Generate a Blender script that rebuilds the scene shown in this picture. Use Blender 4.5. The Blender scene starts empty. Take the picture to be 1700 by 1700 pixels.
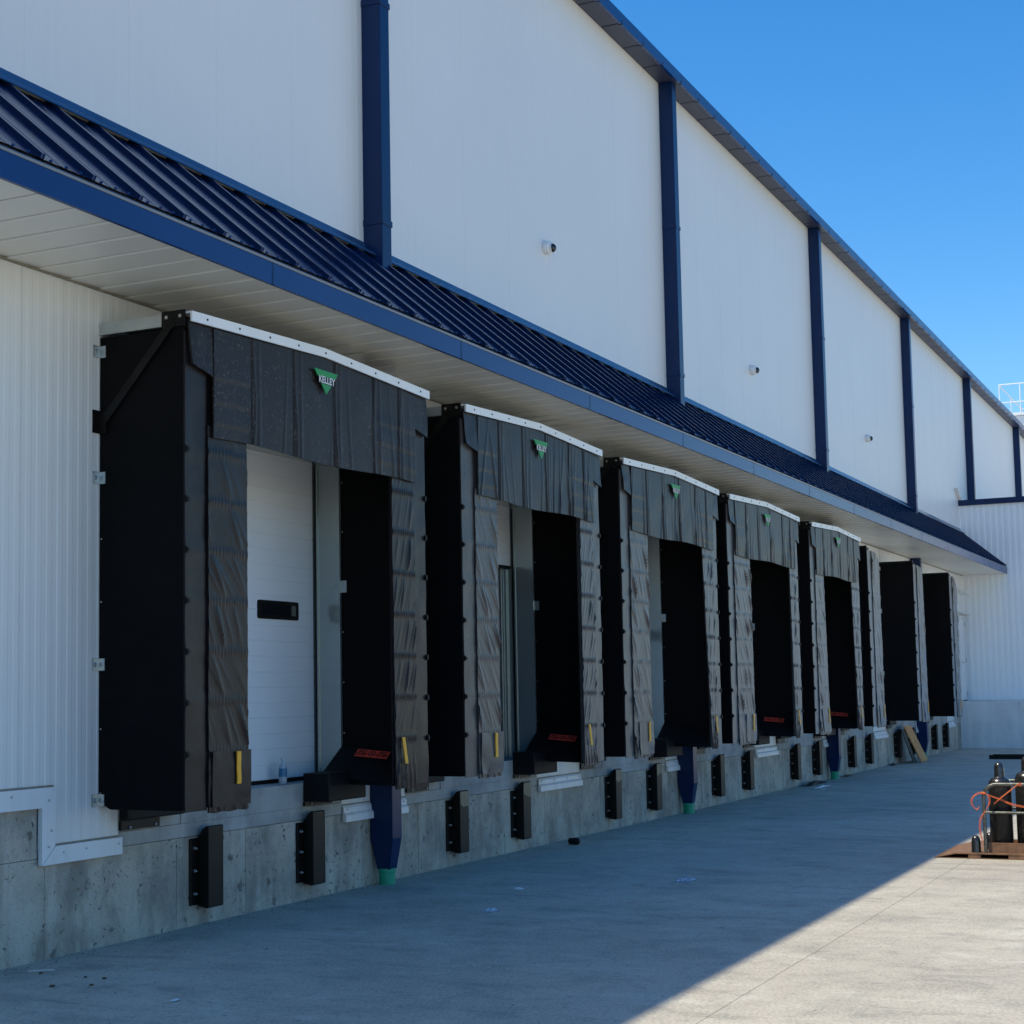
import bpy, bmesh, math, random
import numpy as np
from mathutils import Vector, Matrix
C = bpy.context.scene.collection
sc = bpy.context.scene
R = math.radians

# ------------------------------------------------------------------ camera
cam_d = bpy.data.cameras.new('camera'); cam = bpy.data.objects.new('camera', cam_d); C.objects.link(cam)
Fv = Vector((0.89508277, 0.43681019, 0.08957503)); Rv = Vector((0.43987144, -0.8979029, -0.01683735)); Uv = Vector((-0.07307495, -0.05447232, 0.99583775))
CAM = Vector((0.0, -6.96434, 1.62995))
cam.matrix_world = Matrix(((Rv.x, Uv.x, -Fv.x, CAM.x), (Rv.y, Uv.y, -Fv.y, CAM.y), (Rv.z, Uv.z, -Fv.z, CAM.z), (0, 0, 0, 1)))
cam_d.sensor_fit = 'HORIZONTAL'; cam_d.sensor_width = 36.0
cam_d.lens = 36.0 * 2690.083 / 1700.0
cam_d.shift_x = (850 - 785.2588) / 1700.0
cam_d.shift_y = (905.1013 - 850) / 1700.0
cam_d.clip_start = 0.1; cam_d.clip_end = 3000
sc.camera = cam

# ------------------------------------------------------------------ sky, sun, exposure
SUNV = Vector((-0.30, 0.383, 1.0)).normalized()
el = math.asin(SUNV.z); az = math.atan2(SUNV.x, SUNV.y)
w = bpy.data.worlds.new('World'); sc.world = w; w.use_nodes = True
nt = w.node_tree; nt.nodes.clear()
out = nt.nodes.new('ShaderNodeOutputWorld'); bg = nt.nodes.new('ShaderNodeBackground'); sky = nt.nodes.new('ShaderNodeTexSky')
sky.sky_type = 'NISHITA'; sky.sun_disc = False; sky.sun_elevation = el; sky.sun_rotation = az
sky.altitude = 300; sky.air_density = 1.0; sky.dust_density = 0.6; sky.ozone_density = 2.5
hs = nt.nodes.new('ShaderNodeHueSaturation'); hs.inputs['Saturation'].default_value = 1.40; hs.inputs['Value'].default_value = 1.42
bg.inputs['Strength'].default_value = 0.13
nt.links.new(sky.outputs[0], hs.inputs['Color']); nt.links.new(hs.outputs[0], bg.inputs['Color']); nt.links.new(bg.outputs[0], out.inputs['Surface'])
sd = bpy.data.lights.new('sun', 'SUN'); sd.energy = 4.3; sd.angle = R(0.53); sd.color = (1.0, 0.93, 0.74)
sun = bpy.data.objects.new('sun', sd); C.objects.link(sun); sun.rotation_euler = SUNV.to_track_quat('Z', 'Y').to_euler(); sun.location = (0, 10, 40)
sc.view_settings.view_transform = 'Standard'; sc.view_settings.look = 'None'; sc.view_settings.exposure = 0.12; sc.view_settings.gamma = 1.0

# ------------------------------------------------------------------ materials
MATS = {}
def node_mat(name):
    m = bpy.data.materials.new(name); m.use_nodes = True
    MATS[name] = m
    return m, m.node_tree, m.node_tree.nodes['Principled BSDF']
def N(t, typ, **kw):
    n = t.nodes.new(typ)
    for k, v in kw.items():
        if hasattr(n, k) and not k.startswith('i_'): setattr(n, k, v)
    return n
def coords(t, scale=(1, 1, 1), kind='Object'):
    tc = t.nodes.new('ShaderNodeTexCoord'); mp = t.nodes.new('ShaderNodeMapping'); mp.inputs['Scale'].default_value = scale
    t.links.new(tc.outputs[kind], mp.inputs['Vector']); return mp.outputs[0]
def noise(t, vec, scale, detail=4, rough=0.55, dist=0.0):
    n = t.nodes.new('ShaderNodeTexNoise'); n.inputs['Scale'].default_value = scale; n.inputs['Detail'].default_value = detail
    n.inputs['Roughness'].default_value = rough; n.inputs['Distortion'].default_value = dist
    t.links.new(vec, n.inputs['Vector']); return n.outputs['Fac']
def ramp(t, fac, stops):
    r = t.nodes.new('ShaderNodeValToRGB'); e = r.color_ramp.elements
    while len(e) < len(stops): e.new(0.5)
    for i, (p, c) in enumerate(stops):
        e[i].position = p; e[i].color = (c, c, c, 1) if isinstance(c, (int, float)) else (*c, 1)
    t.links.new(fac, r.inputs['Fac']); return r.outputs['Color']
def mix(t, fac, a, b, mode='MIX'):
    m = t.nodes.new('ShaderNodeMix'); m.data_type = 'RGBA'; m.blend_type = mode
    if isinstance(fac, (int, float)): m.inputs[0].default_value = fac
    else: t.links.new(fac, m.inputs[0])
    for s, v in ((6, a), (7, b)):
        if isinstance(v, tuple): m.inputs[s].default_value = (*v, 1)
        else: t.links.new(v, m.inputs[s])
    return m.outputs[2]
def bump(t, p, h, strength, dist):
    b = t.nodes.new('ShaderNodeBump'); b.inputs['Strength'].default_value = strength; b.inputs['Distance'].default_value = dist
    t.links.new(h, b.inputs['Height']); t.links.new(b.outputs[0], p.inputs['Normal']); return b
def paint(name, col, rough=0.4, metal=0.0, var=0.08, vscale=1.5, spec=0.5, bmp=0.0, bscale=60, streak=None, rvar=0.012):
    m, t, p = node_mat(name)
    v = coords(t); n = noise(t, v, vscale, 5)
    k = ramp(t, n, [(0.3, 1 - var), (0.7, 1 + 0 * var)])
    c = mix(t, 1.0, col, k, 'MULTIPLY')
    if streak:
        sv = coords(t, (9, 9, 0.5)); sn = noise(t, sv, 1.2, 4)
        sk = ramp(t, sn, [(0.42, 0.0), (0.75, streak[1])]); c = mix(t, sk, c, streak[0])
    t.links.new(c, p.inputs['Base Color'])
    rr = ramp(t, n, [(0.3, max(0, rough - rvar)), (0.7, rough + rvar)]); t.links.new(rr, p.inputs['Roughness'])
    p.inputs['Metallic'].default_value = metal; p.inputs['Specular IOR Level'].default_value = spec
    if bmp: bump(t, p, noise(t, v, bscale, 3), bmp, 0.01)
    return m

paint('white_siding', (0.78, 0.78, 0.76), 0.42, var=0.05, vscale=0.9, streak=((0.60, 0.60, 0.57), 0.22))
paint('white_upper', (0.755, 0.75, 0.73), 0.42, var=0.06, vscale=0.35, streak=((0.66, 0.66, 0.64), 0.15), bmp=0.02, bscale=3)
paint('white_end', (0.90, 0.91, 0.91), 0.42, var=0.05, vscale=0.9)
paint('white_trim', (0.80, 0.81, 0.82), 0.38, var=0.08, vscale=3, streak=((0.5, 0.48, 0.43), 0.25))
paint('caulk', (0.30, 0.27, 0.20), 0.8, var=0.3, vscale=14)
paint('soffit_white', (0.82, 0.80, 0.72), 0.26, var=0.05, vscale=0.8, bmp=0.015, bscale=2.5)
paint('seam_dark', (0.16, 0.15, 0.12), 0.7)
paint('navy_blue', (0.0022, 0.020, 0.082), 0.30, var=0.18, vscale=1.2, spec=0.28, bmp=0.02, bscale=4)
paint('fascia_blue', (0.0028, 0.034, 0.150), 0.27, var=0.12, vscale=0.7, spec=0.35)
paint('roof_blue', (0.004, 0.020, 0.078), 0.22, var=0.15, vscale=2, spec=0.5, bmp=0.01, bscale=8)
paint('gutter_grey', (0.16, 0.20, 0.26), 0.35, metal=0.0, var=0.15)
paint('eave_soffit', (0.040, 0.047, 0.085), 0.45, var=0.2, vscale=1)
paint('flashing_blue', (0.035, 0.10, 0.21), 0.25, metal=0.3, var=0.25, vscale=3, bmp=0.08, bscale=6)
paint('galvanised', (0.56, 0.60, 0.60), 0.30, metal=0.75, var=0.15, vscale=9)
paint('jamb_metal', (0.42, 0.47, 0.46), 0.16, metal=0.55, var=0.1, vscale=2, bmp=0.02, bscale=3)
paint('aluminium_rail', (0.86, 0.88, 0.90), 0.35, var=0.06, vscale=6)
paint('black_panel', (0.004, 0.005, 0.006), 0.55, var=0.3, vscale=5, spec=0.22, bmp=0.5, bscale=2.2)
paint('black_rubber', (0.008, 0.008, 0.008), 0.55, var=0.4, vscale=8, spec=0.2, bmp=0.1, bscale=60)
paint('black_steel', (0.007, 0.0065, 0.006), 0.40, var=0.3, vscale=6, spec=0.22, streak=((0.024, 0.019, 0.014), 0.3))
paint('worn_steel', (0.26, 0.205, 0.13), 0.5, metal=0.0, var=0.4, vscale=9)
paint('bolt_zinc', (0.6, 0.6, 0.6), 0.3, metal=0.9)
paint('green_pipe', (0.010, 0.34, 0.19), 0.45, var=0.15, vscale=8)
paint('yellow_tape', (1.0, 0.44, 0.005), 0.45, var=0.15, vscale=25)
paint('sign_red', (1.0, 0.085, 0.05), 0.45, var=0.1)
paint('ink_black', (0.006, 0.006, 0.006), 0.5)
paint('logo_green', (0.012, 0.30, 0.075), 0.5, var=0.1, vscale=20)
paint('logo_white', (0.75, 0.76, 0.76), 0.5)
paint('door_white', (0.82, 0.85, 0.87), 0.32, var=0.04, vscale=1.2, bmp=0.02, bscale=5)
paint('glass_dark', (0.01, 0.012, 0.014), 0.06, spec=0.6)
paint('interior', (0.35, 0.35, 0.34), 0.8)
paint('rust_steel', (0.30, 0.155, 0.08), 0.7, var=0.5, vscale=14, bmp=0.2, bscale=30, streak=((0.10, 0.06, 0.04), 0.5))
paint('cart_tube', (0.20, 0.20, 0.17), 0.42, metal=0.6, var=0.6, vscale=25, bmp=0.15, bscale=60)
paint('cap_metal', (0.10, 0.095, 0.095), 0.25, metal=0.8, var=0.45, vscale=30)
paint('orange_twine', (0.85, 0.17, 0.05), 0.6, var=0.2, vscale=40)
paint('plank_wood', (0.78, 0.33, 0.095), 0.7, var=0.35, vscale=9, bmp=0.1)
paint('plank_dark', (0.05, 0.045, 0.04), 0.7, var=0.4, vscale=9)
paint('camera_white', (0.78, 0.78, 0.76), 0.35)
paint('dead_leaf', (0.16, 0.10, 0.05), 0.8, var=0.4, vscale=50)
paint('plastic_label', (0.03, 0.22, 0.42), 0.35, var=0.5, vscale=60)

def concrete(name, base, dark, light, vs, rough=0.8, holes=True, smooth=False):
    m, t, p = node_mat(name)
    v = coords(t)
    n1 = noise(t, v, vs, 6, 0.62); n2 = noise(t, v, vs * 11, 5, 0.6)
    sv = coords(t, (3.0, 3.0, 0.45)); n3 = noise(t, sv, 1.6, 5, 0.6)
    c = mix(t, ramp(t, n1, [(0.38, 0.0), (0.60, 1.0)]), dark, base)
    c = mix(t, ramp(t, n3, [(0.48, 0.0), (0.72, 0.6)]), c, light)
    c = mix(t, ramp(t, n2, [(0.55, 0.0), (0.75, 0.35)]), c, light)
    h = n2
    if holes:
        vo = t.nodes.new('ShaderNodeTexVoronoi'); vo.inputs['Scale'].default_value = 16; vo.inputs['Randomness'].default_value = 1
        wv = t.nodes.new('ShaderNodeVectorMath'); wv.operation = 'ADD'
        nn = t.nodes.new('ShaderNodeTexNoise'); nn.inputs['Scale'].default_value = 25; t.links.new(v, nn.inputs['Vector'])
        sc_ = t.nodes.new('ShaderNodeVectorMath'); sc_.operation = 'SCALE'; sc_.inputs['Scale'].default_value = 0.09
        t.links.new(nn.outputs['Color'], sc_.inputs[0]); t.links.new(v, wv.inputs[0]); t.links.new(sc_.outputs[0], wv.inputs[1]); t.links.new(wv.outputs[0], vo.inputs['Vector'])
        pores = ramp(t, vo.outputs['Distance'], [(0.12, 1.0), (0.24, 0.0)])
        gate = ramp(t, noise(t, v, 3.1, 5, 0.7), [(0.44, 0.0), (0.52, 0.9)])
        pm = mix(t, 1.0, pores, gate, 'MULTIPLY')
        c = mix(t, pm, c, (dark[0] * .25, dark[1] * .25, dark[2] * .25))
        v2 = t.nodes.new('ShaderNodeTexVoronoi'); v2.inputs['Scale'].default_value = 4.2; t.links.new(wv.outputs[0], v2.inputs['Vector'])
        big = ramp(t, v2.outputs['Distance'], [(0.08, 0.8), (0.17, 0.0)]); c = mix(t, big, c, (dark[0] * .35, dark[1] * .36, dark[2] * .37))
        v3 = t.nodes.new('ShaderNodeTexVoronoi'); v3.inputs['Scale'].default_value = 42; t.links.new(wv.outputs[0], v3.inputs['Vector'])
        tiny = mix(t, 1.0, ramp(t, v3.outputs['Distance'], [(0.12, 0.7), (0.25, 0.0)]), ramp(t, n1, [(0.36, 0.0), (0.50, 1.0)]), 'MULTIPLY'); c = mix(t, tiny, c, (dark[0] * .4, dark[1] * .4, dark[2] * .4))
        inv = t.nodes.new('ShaderNodeInvert'); t.links.new(pm, inv.inputs['Color']); h = inv.outputs[0]
    if holes:
        bl = ramp(t, noise(t, coords(t, (1.0, 1.0, 0.35)), 2.7, 6, 0.7, 0.5), [(0.50, 0.0), (0.66, 0.7)])
        c = mix(t, bl, c, (dark[0] * .75, dark[1] * .74, dark[2] * .72))
    t.links.new(c, p.inputs['Base Color']); p.inputs['Roughness'].default_value = rough
    p.inputs['Specular IOR Level'].default_value = 0.3
    b = bump(t, p, h, 0.35 if not smooth else 0.15, 0.02)
    b2 = t.nodes.new('ShaderNodeBump'); b2.inputs['Strength'].default_value = 0.35; b2.inputs['Distance'].default_value = 0.012
    t.links.new(n2, b2.inputs['Height']); t.links.new(b2.outputs[0], b.inputs['Normal'])
    return m
concrete('concrete_rough', (0.51, 0.455, 0.37), (0.28, 0.25, 0.21), (0.64, 0.59, 0.50), 1.5)
concrete('concrete_band', (0.41, 0.40, 0.375), (0.27, 0.265, 0.25), (0.54, 0.53, 0.50), 2.2, holes=False, smooth=True)
concrete('concrete_end', (0.72, 0.74, 0.76), (0.60, 0.62, 0.64), (0.80, 0.82, 0.83), 1.0, holes=False, smooth=True)

def ground_mat():
    m, t, p = node_mat('yard_concrete')
    v = coords(t)
    n1 = noise(t, v, 0.22, 6, 0.6); n2 = noise(t, v, 1.7, 8, 0.68); n3 = noise(t, v, 48, 4, 0.8)
    st = noise(t, coords(t, (1.0, 0.55, 1)), 2.6, 9, 0.72, 0.5)
    fine = noise(t, v, 9, 7, 0.7)
    c = mix(t, ramp(t, n1, [(0.38, 0.0), (0.62, 1.0)]), (0.43, 0.380, 0.315), (0.53, 0.475, 0.39))
    c = mix(t, ramp(t, n2, [(0.50, 0.0), (0.68, 0.55)]), c, (0.27, 0.26, 0.225))
    c = mix(t, ramp(t, st, [(0.52, 0.0), (0.66, 0.55)]), c, (0.22, 0.21, 0.185))
    c = mix(t, ramp(t, st, [(0.34, 0.55), (0.46, 0.0)]), c, (0.62, 0.595, 0.51))
    c = mix(t, ramp(t, fine, [(0.52, 0.0), (0.66, 0.45)]), c, (0.25, 0.24, 0.21))
    c = mix(t, ramp(t, n3, [(0.38, 0.42), (0.50, 0.0)]), c, (0.16, 0.155, 0.14))
    c = mix(t, ramp(t, n3, [(0.52, 0.0), (0.64, 0.32)]), c, (0.70, 0.68, 0.61))
    sk = noise(t, coords(t, (3.4, 0.42, 1)), 1.3, 8, 0.75, 0.3)
    c = mix(t, ramp(t, sk, [(0.60, 0.0), (0.70, 0.6)]), c, (0.17, 0.165, 0.145))
    # dark specks
    vo = t.nodes.new('ShaderNodeTexVoronoi'); vo.inputs['Scale'].default_value = 3.2; t.links.new(v, vo.inputs['Vector'])
    sp = ramp(t, vo.outputs['Distance'], [(0.020, 0.85), (0.045, 0.0)]); c = mix(t, sp, c, (0.04, 0.035, 0.03))
    # saw-cut joints: along the wall and across it
    tc = t.nodes.new('ShaderNodeTexCoord'); sx = t.nodes.new('ShaderNodeSeparateXYZ'); t.links.new(tc.outputs['Object'], sx.inputs[0])
    def line(sock, off, period, wid):
        a = t.nodes.new('ShaderNodeMath'); a.operation = 'ADD'; a.inputs[1].default_value = off; t.links.new(sock, a.inputs[0])
        wob = t.nodes.new('ShaderNodeMath'); wob.operation = 'MULTIPLY_ADD'; wob.inputs[1].default_value = 0.02; t.links.new(n2, wob.inputs[0]); t.links.new(a.outputs[0], wob.inputs[2])
        pm = t.nodes.new('ShaderNodeMath'); pm.operation = 'PINGPONG'; pm.inputs[1].default_value = period / 2; t.links.new(wob.outputs[0], pm.inputs[0])
        lt = t.nodes.new('ShaderNodeMath'); lt.operation = 'LESS_THAN'; lt.inputs[1].default_value = wid; t.links.new(pm.outputs[0], lt.inputs[0]); return lt.outputs[0]
    l1 = line(sx.outputs['Y'], 4.36, 4.6, 0.0034); l2 = line(sx.outputs['X'], -16.36, 18.4, 0.003)
    mx = t.nodes.new('ShaderNodeMath'); mx.operation = 'MAXIMUM'; t.links.new(l1, mx.inputs[0]); t.links.new(l2, mx.inputs[1])
    ml = t.nodes.new('ShaderNodeMath'); ml.operation = 'MULTIPLY'; ml.inputs[1].default_value = 0.6; t.links.new(mx.outputs[0], ml.inputs[0])
    c = mix(t, ml.outputs[0], c, (0.06, 0.055, 0.05))
    far = t.nodes.new('ShaderNodeMath'); far.operation = 'LESS_THAN'; far.inputs[1].default_value = -8.96; t.links.new(sx.outputs['Y'], far.inputs[0])
    c = mix(t, far.outputs[0], c, mix(t, 0.55, c, (0.72, 0.68, 0.58)))      # paler ground added out of view to bounce light onto the soffit
    t.links.new(c, p.inputs['Base Color'])
    t.links.new(ramp(t, n2, [(0.3, 0.62), (0.7, 0.85)]), p.inputs['Roughness']); p.inputs['Specular IOR Level'].default_value = 0.35
    b = bump(t, p, n3, 0.4, 0.006)
    b2 = t.nodes.new('ShaderNodeBump'); b2.inputs['Strength'].default_value = 0.25; b2.inputs['Distance'].default_value = 0.03; t.links.new(st, b2.inputs['Height']); t.links.new(b2.outputs[0], b.inputs['Normal'])
    return m
ground_mat()

def vinyl(name, base, dust, dmax, rough, sheen=0.0, spec=0.24):
    m, t, p = node_mat(name)
    v = coords(t)
    n1 = noise(t, v, 2.3, 5, 0.6); n2 = noise(t, v, 34, 6, 0.8, 0.8); n3 = noise(t, coords(t, (9, 9, 3)), 2.2, 6, 0.75, 1.8)
    c = mix(t, ramp(t, n1, [(0.35, 0.0), (0.75, 0.35)]), base, (base[0] * 2, base[1] * 1.9, base[2] * 1.8))
    f = mix(t, 1.0, ramp(t, n2, [(0.55, 0.0), (0.70, dmax)]), ramp(t, n1, [(0.38, 0.0), (0.55, 1.0)]), 'MULTIPLY')
    c = mix(t, f, c, dust)
    c = mix(t, ramp(t, n3, [(0.66, 0.0), (0.76, dmax * 0.6)]), c, dust)
    t.links.new(c, p.inputs['Base Color'])
    t.links.new(ramp(t, n2, [(0.3, rough - 0.05), (0.75, rough + 0.16)]), p.inputs['Roughness'])
    p.inputs['Specular IOR Level'].default_value = spec; p.inputs['Specular Tint'].default_value = (1.0, 0.90, 0.86, 1); p.inputs['Sheen Weight'].default_value = sheen; p.inputs['Sheen Roughness'].default_value = 0.35; p.inputs['Sheen Tint'].default_value = (1.0, 0.95, 0.88, 1)
    bump(t, p, noise(t, v, 14, 5, 0.6), 0.22, 0.008)
    return m
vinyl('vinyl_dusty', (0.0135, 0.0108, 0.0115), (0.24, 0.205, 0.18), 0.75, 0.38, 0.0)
vinyl('vinyl_black', (0.0125, 0.0105, 0.0115), (0.11, 0.10, 0.095), 0.35, 0.32, 0.03)
vinyl('vinyl_glance_lit', (0.036, 0.031, 0.030), (0.20, 0.18, 0.16), 0.35, 0.27, 1.0)  # lighter copy of the black vinyl, glancing reflection painted into its colour
vinyl('panel_black', (0.0025, 0.0028, 0.0035), (0.022, 0.022, 0.022), 0.3, 0.55, 0.0, 0.12)
vinyl('cylinder_paint', (0.016, 0.016, 0.015), (0.17, 0.16, 0.15), 0.85, 0.34)
def clear_plastic():
    m, t, p = node_mat('clear_plastic')
    p.inputs['Base Color'].default_value = (0.75, 0.82, 0.9, 1); p.inputs['Roughness'].default_value = 0.18; p.inputs['Transmission Weight'].default_value = 0.55; p.inputs['IOR'].default_value = 1.45
    return m
clear_plastic()

# ------------------------------------------------------------------ mesh helpers
class MB:
    def __init__(s): s.v = []; s.f = []; s.m = []
    def add(s, vs, fs, mi=0):
        o = len(s.v); s.v += [tuple(v) for v in vs]
        for f in fs: s.f.append([o + i for i in f]); s.m.append(mi)
    def box(s, x0, x1, y0, y1, z0, z1, mi=0):
        s.add([(x0, y0, z0), (x1, y0, z0), (x1, y1, z0), (x0, y1, z0), (x0, y0, z1), (x1, y0, z1), (x1, y1, z1), (x0, y1, z1)],
              [(0, 3, 2, 1), (4, 5, 6, 7), (0, 1, 5, 4), (1, 2, 6, 5), (2, 3, 7, 6), (3, 0, 4, 7)], mi)
    def prism(s, poly, axis, a, b, mi=0):           # poly: 2-D outline in the two other axes, extruded a..b
        def P(u, v, w):
            return {'x': (w, u, v), 'y': (u, w, v), 'yy': (u, w, v), 'z': (u, v, w)}[axis]
        n = len(poly); vs = [P(u, v, a) for u, v in poly] + [P(u, v, b) for u, v in poly]
        fs = [tuple(range(n)), tuple(range(2 * n - 1, n - 1, -1))] + [(i, (i + 1) % n, n + (i + 1) % n, n + i) for i in range(n)]
        s.add(vs, fs, mi)
    def tube(s, pts, r, seg=8, mi=0, caps=True):
        pts = [Vector(p) for p in pts]; rings = []
        n0 = None
        for i, p in enumerate(pts):
            d = (pts[min(i + 1, len(pts) - 1)] - pts[max(i - 1, 0)]).normalized()
            if n0 is None: n0 = d.orthogonal().normalized()
            else: n0 = (n0 - d * n0.dot(d)).normalized()
            b = d.cross(n0); rr = r[i] if isinstance(r, (list, tuple)) else r
            rings.append([p + (n0 * math.cos(2 * math.pi * k / seg) + b * math.sin(2 * math.pi * k / seg)) * rr for k in range(seg)])
        vs = [v for q in rings for v in q]; fs = []
        for i in range(len(pts) - 1):
            for k in range(seg): fs.append((i * seg + k, i * seg + (k + 1) % seg, (i + 1) * seg + (k + 1) % seg, (i + 1) * seg + k))
        if caps: fs += [tuple(range(seg - 1, -1, -1)), tuple((len(pts) - 1) * seg + k for k in range(seg))]
        s.add(vs, fs, mi)
    def lathe(s, prof, cx, cy, cz, seg=20, axis='z', mi=0):   # prof: (radius, height)
        vs = []
        for r_, h in prof:
            for k in range(seg):
                a = 2 * math.pi * k / seg; u, v = r_ * math.cos(a), r_ * math.sin(a)
                vs.append({'z': (cx + u, cy + v, cz + h), 'y': (cx + u, cy + h, cz + v)}[axis])
        fs = []
        for i in range(len(prof) - 1):
            for k in range(seg): fs.append((i * seg + k, i * seg + (k + 1) % seg, (i + 1) * seg + (k + 1) % seg, (i + 1) * seg + k))
        fs += [tuple(range(seg - 1, -1, -1)), tuple((len(prof) - 1) * seg + k for k in range(seg))]
        s.add(vs, fs, mi)
    def build(s, name, mats, parent=None, smooth=False, bevel=0.0, origin=None, clean=True):
        me = bpy.data.meshes.new(name)
        o = Vector(origin) if origin else Vector((0, 0, 0))
        me.from_pydata([tuple(Vector(v) - o) for v in s.v], [], s.f); me.update()
        for m in ([mats] if isinstance(mats, str) else mats): me.materials.append(MATS[m])
        for i, mi in enumerate(s.m): me.polygons[i].material_index = mi; me.polygons[i].use_smooth = smooth
        if clean:
            bm = bmesh.new(); bm.from_mesh(me); bmesh.ops.recalc_face_normals(bm, faces=bm.faces); bm.to_mesh(me); bm.free()
        ob = bpy.data.objects.new(name, me); C.objects.link(ob)
        if parent is not None: ob.parent = parent; ob.location = o - Vector(parent['_org']) if '_org' in parent else o
        else: ob.location = o
        if bevel:
            b = ob.modifiers.new('bevel', 'BEVEL'); b.width = bevel; b.segments = 2; b.limit_method = 'ANGLE'; b.angle_limit = R(40)
        if smooth and len(s.f) > 3:
            pass
        return ob
def child(name, mb, mats, parent, **kw):
    """build a part in world coordinates under an empty whose world origin is stored in ORG"""
    ob = mb.build(name, mats, None, **kw)
    base = ORG.get(parent.name, Vector((0, 0, 0)))
    ob.parent = parent; ob.location = Vector(ob.location) - base
    ORG[ob.name] = base + Vector(ob.location)
    return ob
ORG = {}
def thing(name, loc, label, cat, group=None):
    o = bpy.data.objects.new(name, None); C.objects.link(o); o.location = loc; o.empty_display_size = 0.2
    ORG[o.name] = Vector(loc); tag(o, label, cat, group); return o
def tag(o, label=None, cat=None, group=None, kind=None):
    if label: o['label'] = label
    if cat: o['category'] = cat
    if group: o['group'] = group
    if kind: o['kind'] = kind
    return o
def autosmooth(ob, ang=35):
    me = ob.data
    for p in me.polygons: p.use_smooth = True
    bm = bmesh.new(); bm.from_mesh(me)
    for e in bm.edges:
        if len(e.link_faces) == 2 and e.calc_face_angle(0) > R(ang): e.smooth = False
    bm.to_mesh(me); bm.free()
    return ob
def text_geo(txt, size, bold=0.0):
    cu = bpy.data.curves.new('lettering', 'FONT'); cu.body = txt; cu.size = size; cu.align_x = 'CENTER'; cu.align_y = 'CENTER'; cu.offset = bold; cu.resolution_u = 2
    o = bpy.data.objects.new('lettering', cu); C.objects.link(o)
    bpy.context.view_layer.update()
    me = bpy.data.meshes.new_from_object(o.evaluated_get(bpy.context.evaluated_depsgraph_get()))
    vs = [tuple(v.co) for v in me.vertices]; fs = [tuple(p.vertices) for p in me.polygons]
    bpy.data.objects.remove(o); bpy.data.curves.remove(cu); bpy.data.meshes.remove(me)
    return vs, fs
rng = random.Random(7)

# ------------------------------------------------------------------ key measures (metres; the dock wall is the plane y = 0, the yard is y < 0)
XE = 42.9                         # return wall that closes the yard
SOF = 4.376; CY = -1.10           # canopy soffit height and reach
OPEN = [(8.79, 11.70), (12.80, 15.70), (16.88, 19.73), (20.90, 23.74), (24.93, 27.82), (28.95, 31.85), (33.05, 36.05), (37.10, 39.90)]
SH = [(8.579, 3.35), (12.62, 3.25), (16.51, 3.42), (20.40, 3.51), (24.66, 3.31), (28.70, 3.3), (32.83, 3.3), (36.88, 3.3)]
FL = 0.92; DT = 3.60; REC = 0.25
PIPES = [12.17, 20.20, 28.10, 36.16]
PIPES_UP = [44.37, 53.86]

# ================================================================== ground
g = MB(); g.add([(-250, -250, 0), (450, -250, 0), (450, 250, 0), (-250, 250, 0)], [(0, 1, 2, 3)])
tag(g.build('yard_ground', 'yard_concrete'), kind='structure')

# ================================================================== main building
BLD = thing('warehouse_building', (25, 6, 0), 'long white warehouse with navy blue eaves and a row of loading dock doors', 'building')

def profile_sheet(mb, x0, x1, z0, z1, y=0.0, pitch=0.1, depth=0.003, joint0=7.815, joint=1.064, jd=0.008, axis='x', mi=0):
    """ribbed metal sheet: points along x with small ridges and deeper joints between panels"""
    pts = [(x0, 0)]
    k = math.ceil((x0 - joint0) / (pitch / 2)); x = joint0 + k * pitch / 2
    nj = joint
    while x < x1 - 0.004:
        if x > x0 + 0.004:
            r = (x - joint0) / nj
            if abs(r - round(r)) * nj < pitch * 0.24 and jd > 0:
                xj = joint0 + round(r) * nj
                if x0 + 0.01 < xj < x1 - 0.01 and (not pts or xj - 0.007 > pts[-1][0]):
                    pts += [(xj - 0.006, 0), (xj - 0.003, jd), (xj + 0.003, jd), (xj + 0.006, 0)]
            else:
                i = round((x - joint0) / (pitch / 2))
                if x - 0.004 > pts[-1][0]:
                    pts += [(x - 0.004, depth if i % 2 else 0), (x + 0.004, 0 if i % 2 else depth)]
        x += pitch / 2
    pts.append((x1, pts[-1][1]))
    if axis == 'x': vs = [(a, y + d, z0) for a, d in pts] + [(a, y + d, z1) for a, d in pts]
    else: vs = [(y + d, a, z0) for a, d in pts] + [(y + d, a, z1) for a, d in pts]
    n = len(pts); mb.add(vs, [(i, i + 1, n + i + 1, n + i) for i in range(n - 1)], mi)

# lower ribbed siding
s = MB()
profile_sheet(s, -25, 8.0, 1.05, SOF + .01)
profile_sheet(s, 8.0, OPEN[0][0], 0.69, SOF + .01)
for i, (a, b) in enumerate(OPEN):
    profile_sheet(s, a, b, DT, SOF + .01)
    if i < 7: profile_sheet(s, b, OPEN[i + 1][0], 0.69, SOF + .01)
profile_sheet(s, OPEN[7][1], 40.83, 0.69, SOF + .01)
profile_sheet(s, 40.83, XE, 1.17, SOF + .01)
child('lower_siding', s, 'white_siding', BLD, clean=False)
# upper wall, nearly flat panels
s = MB(); profile_sheet(s, -25, 60, SOF + .01, 9.75, pitch=0.1, depth=0.0007, jd=0.0028)
child('upper_wall', s, 'white_upper', BLD, clean=False)
# shell: roof, back, ends, floor
s = MB(); s.box(-25, 60, 0.03, 34, 9.76, 9.86); s.box(-25, 60, 33.8, 34, 0, 9.76); s.box(-25, -24.8, 0.03, 33.8, 0, 9.76); s.box(59.8, 60, 0.03, 33.8, 0, 9.76)
child('building_shell', s, 'white_upper', BLD)
s = MB(); s.box(-24.8, 59.8, 0.45, 33.8, 0.6, FL - .01)
child('warehouse_floor', s, 'interior', BLD)
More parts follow.
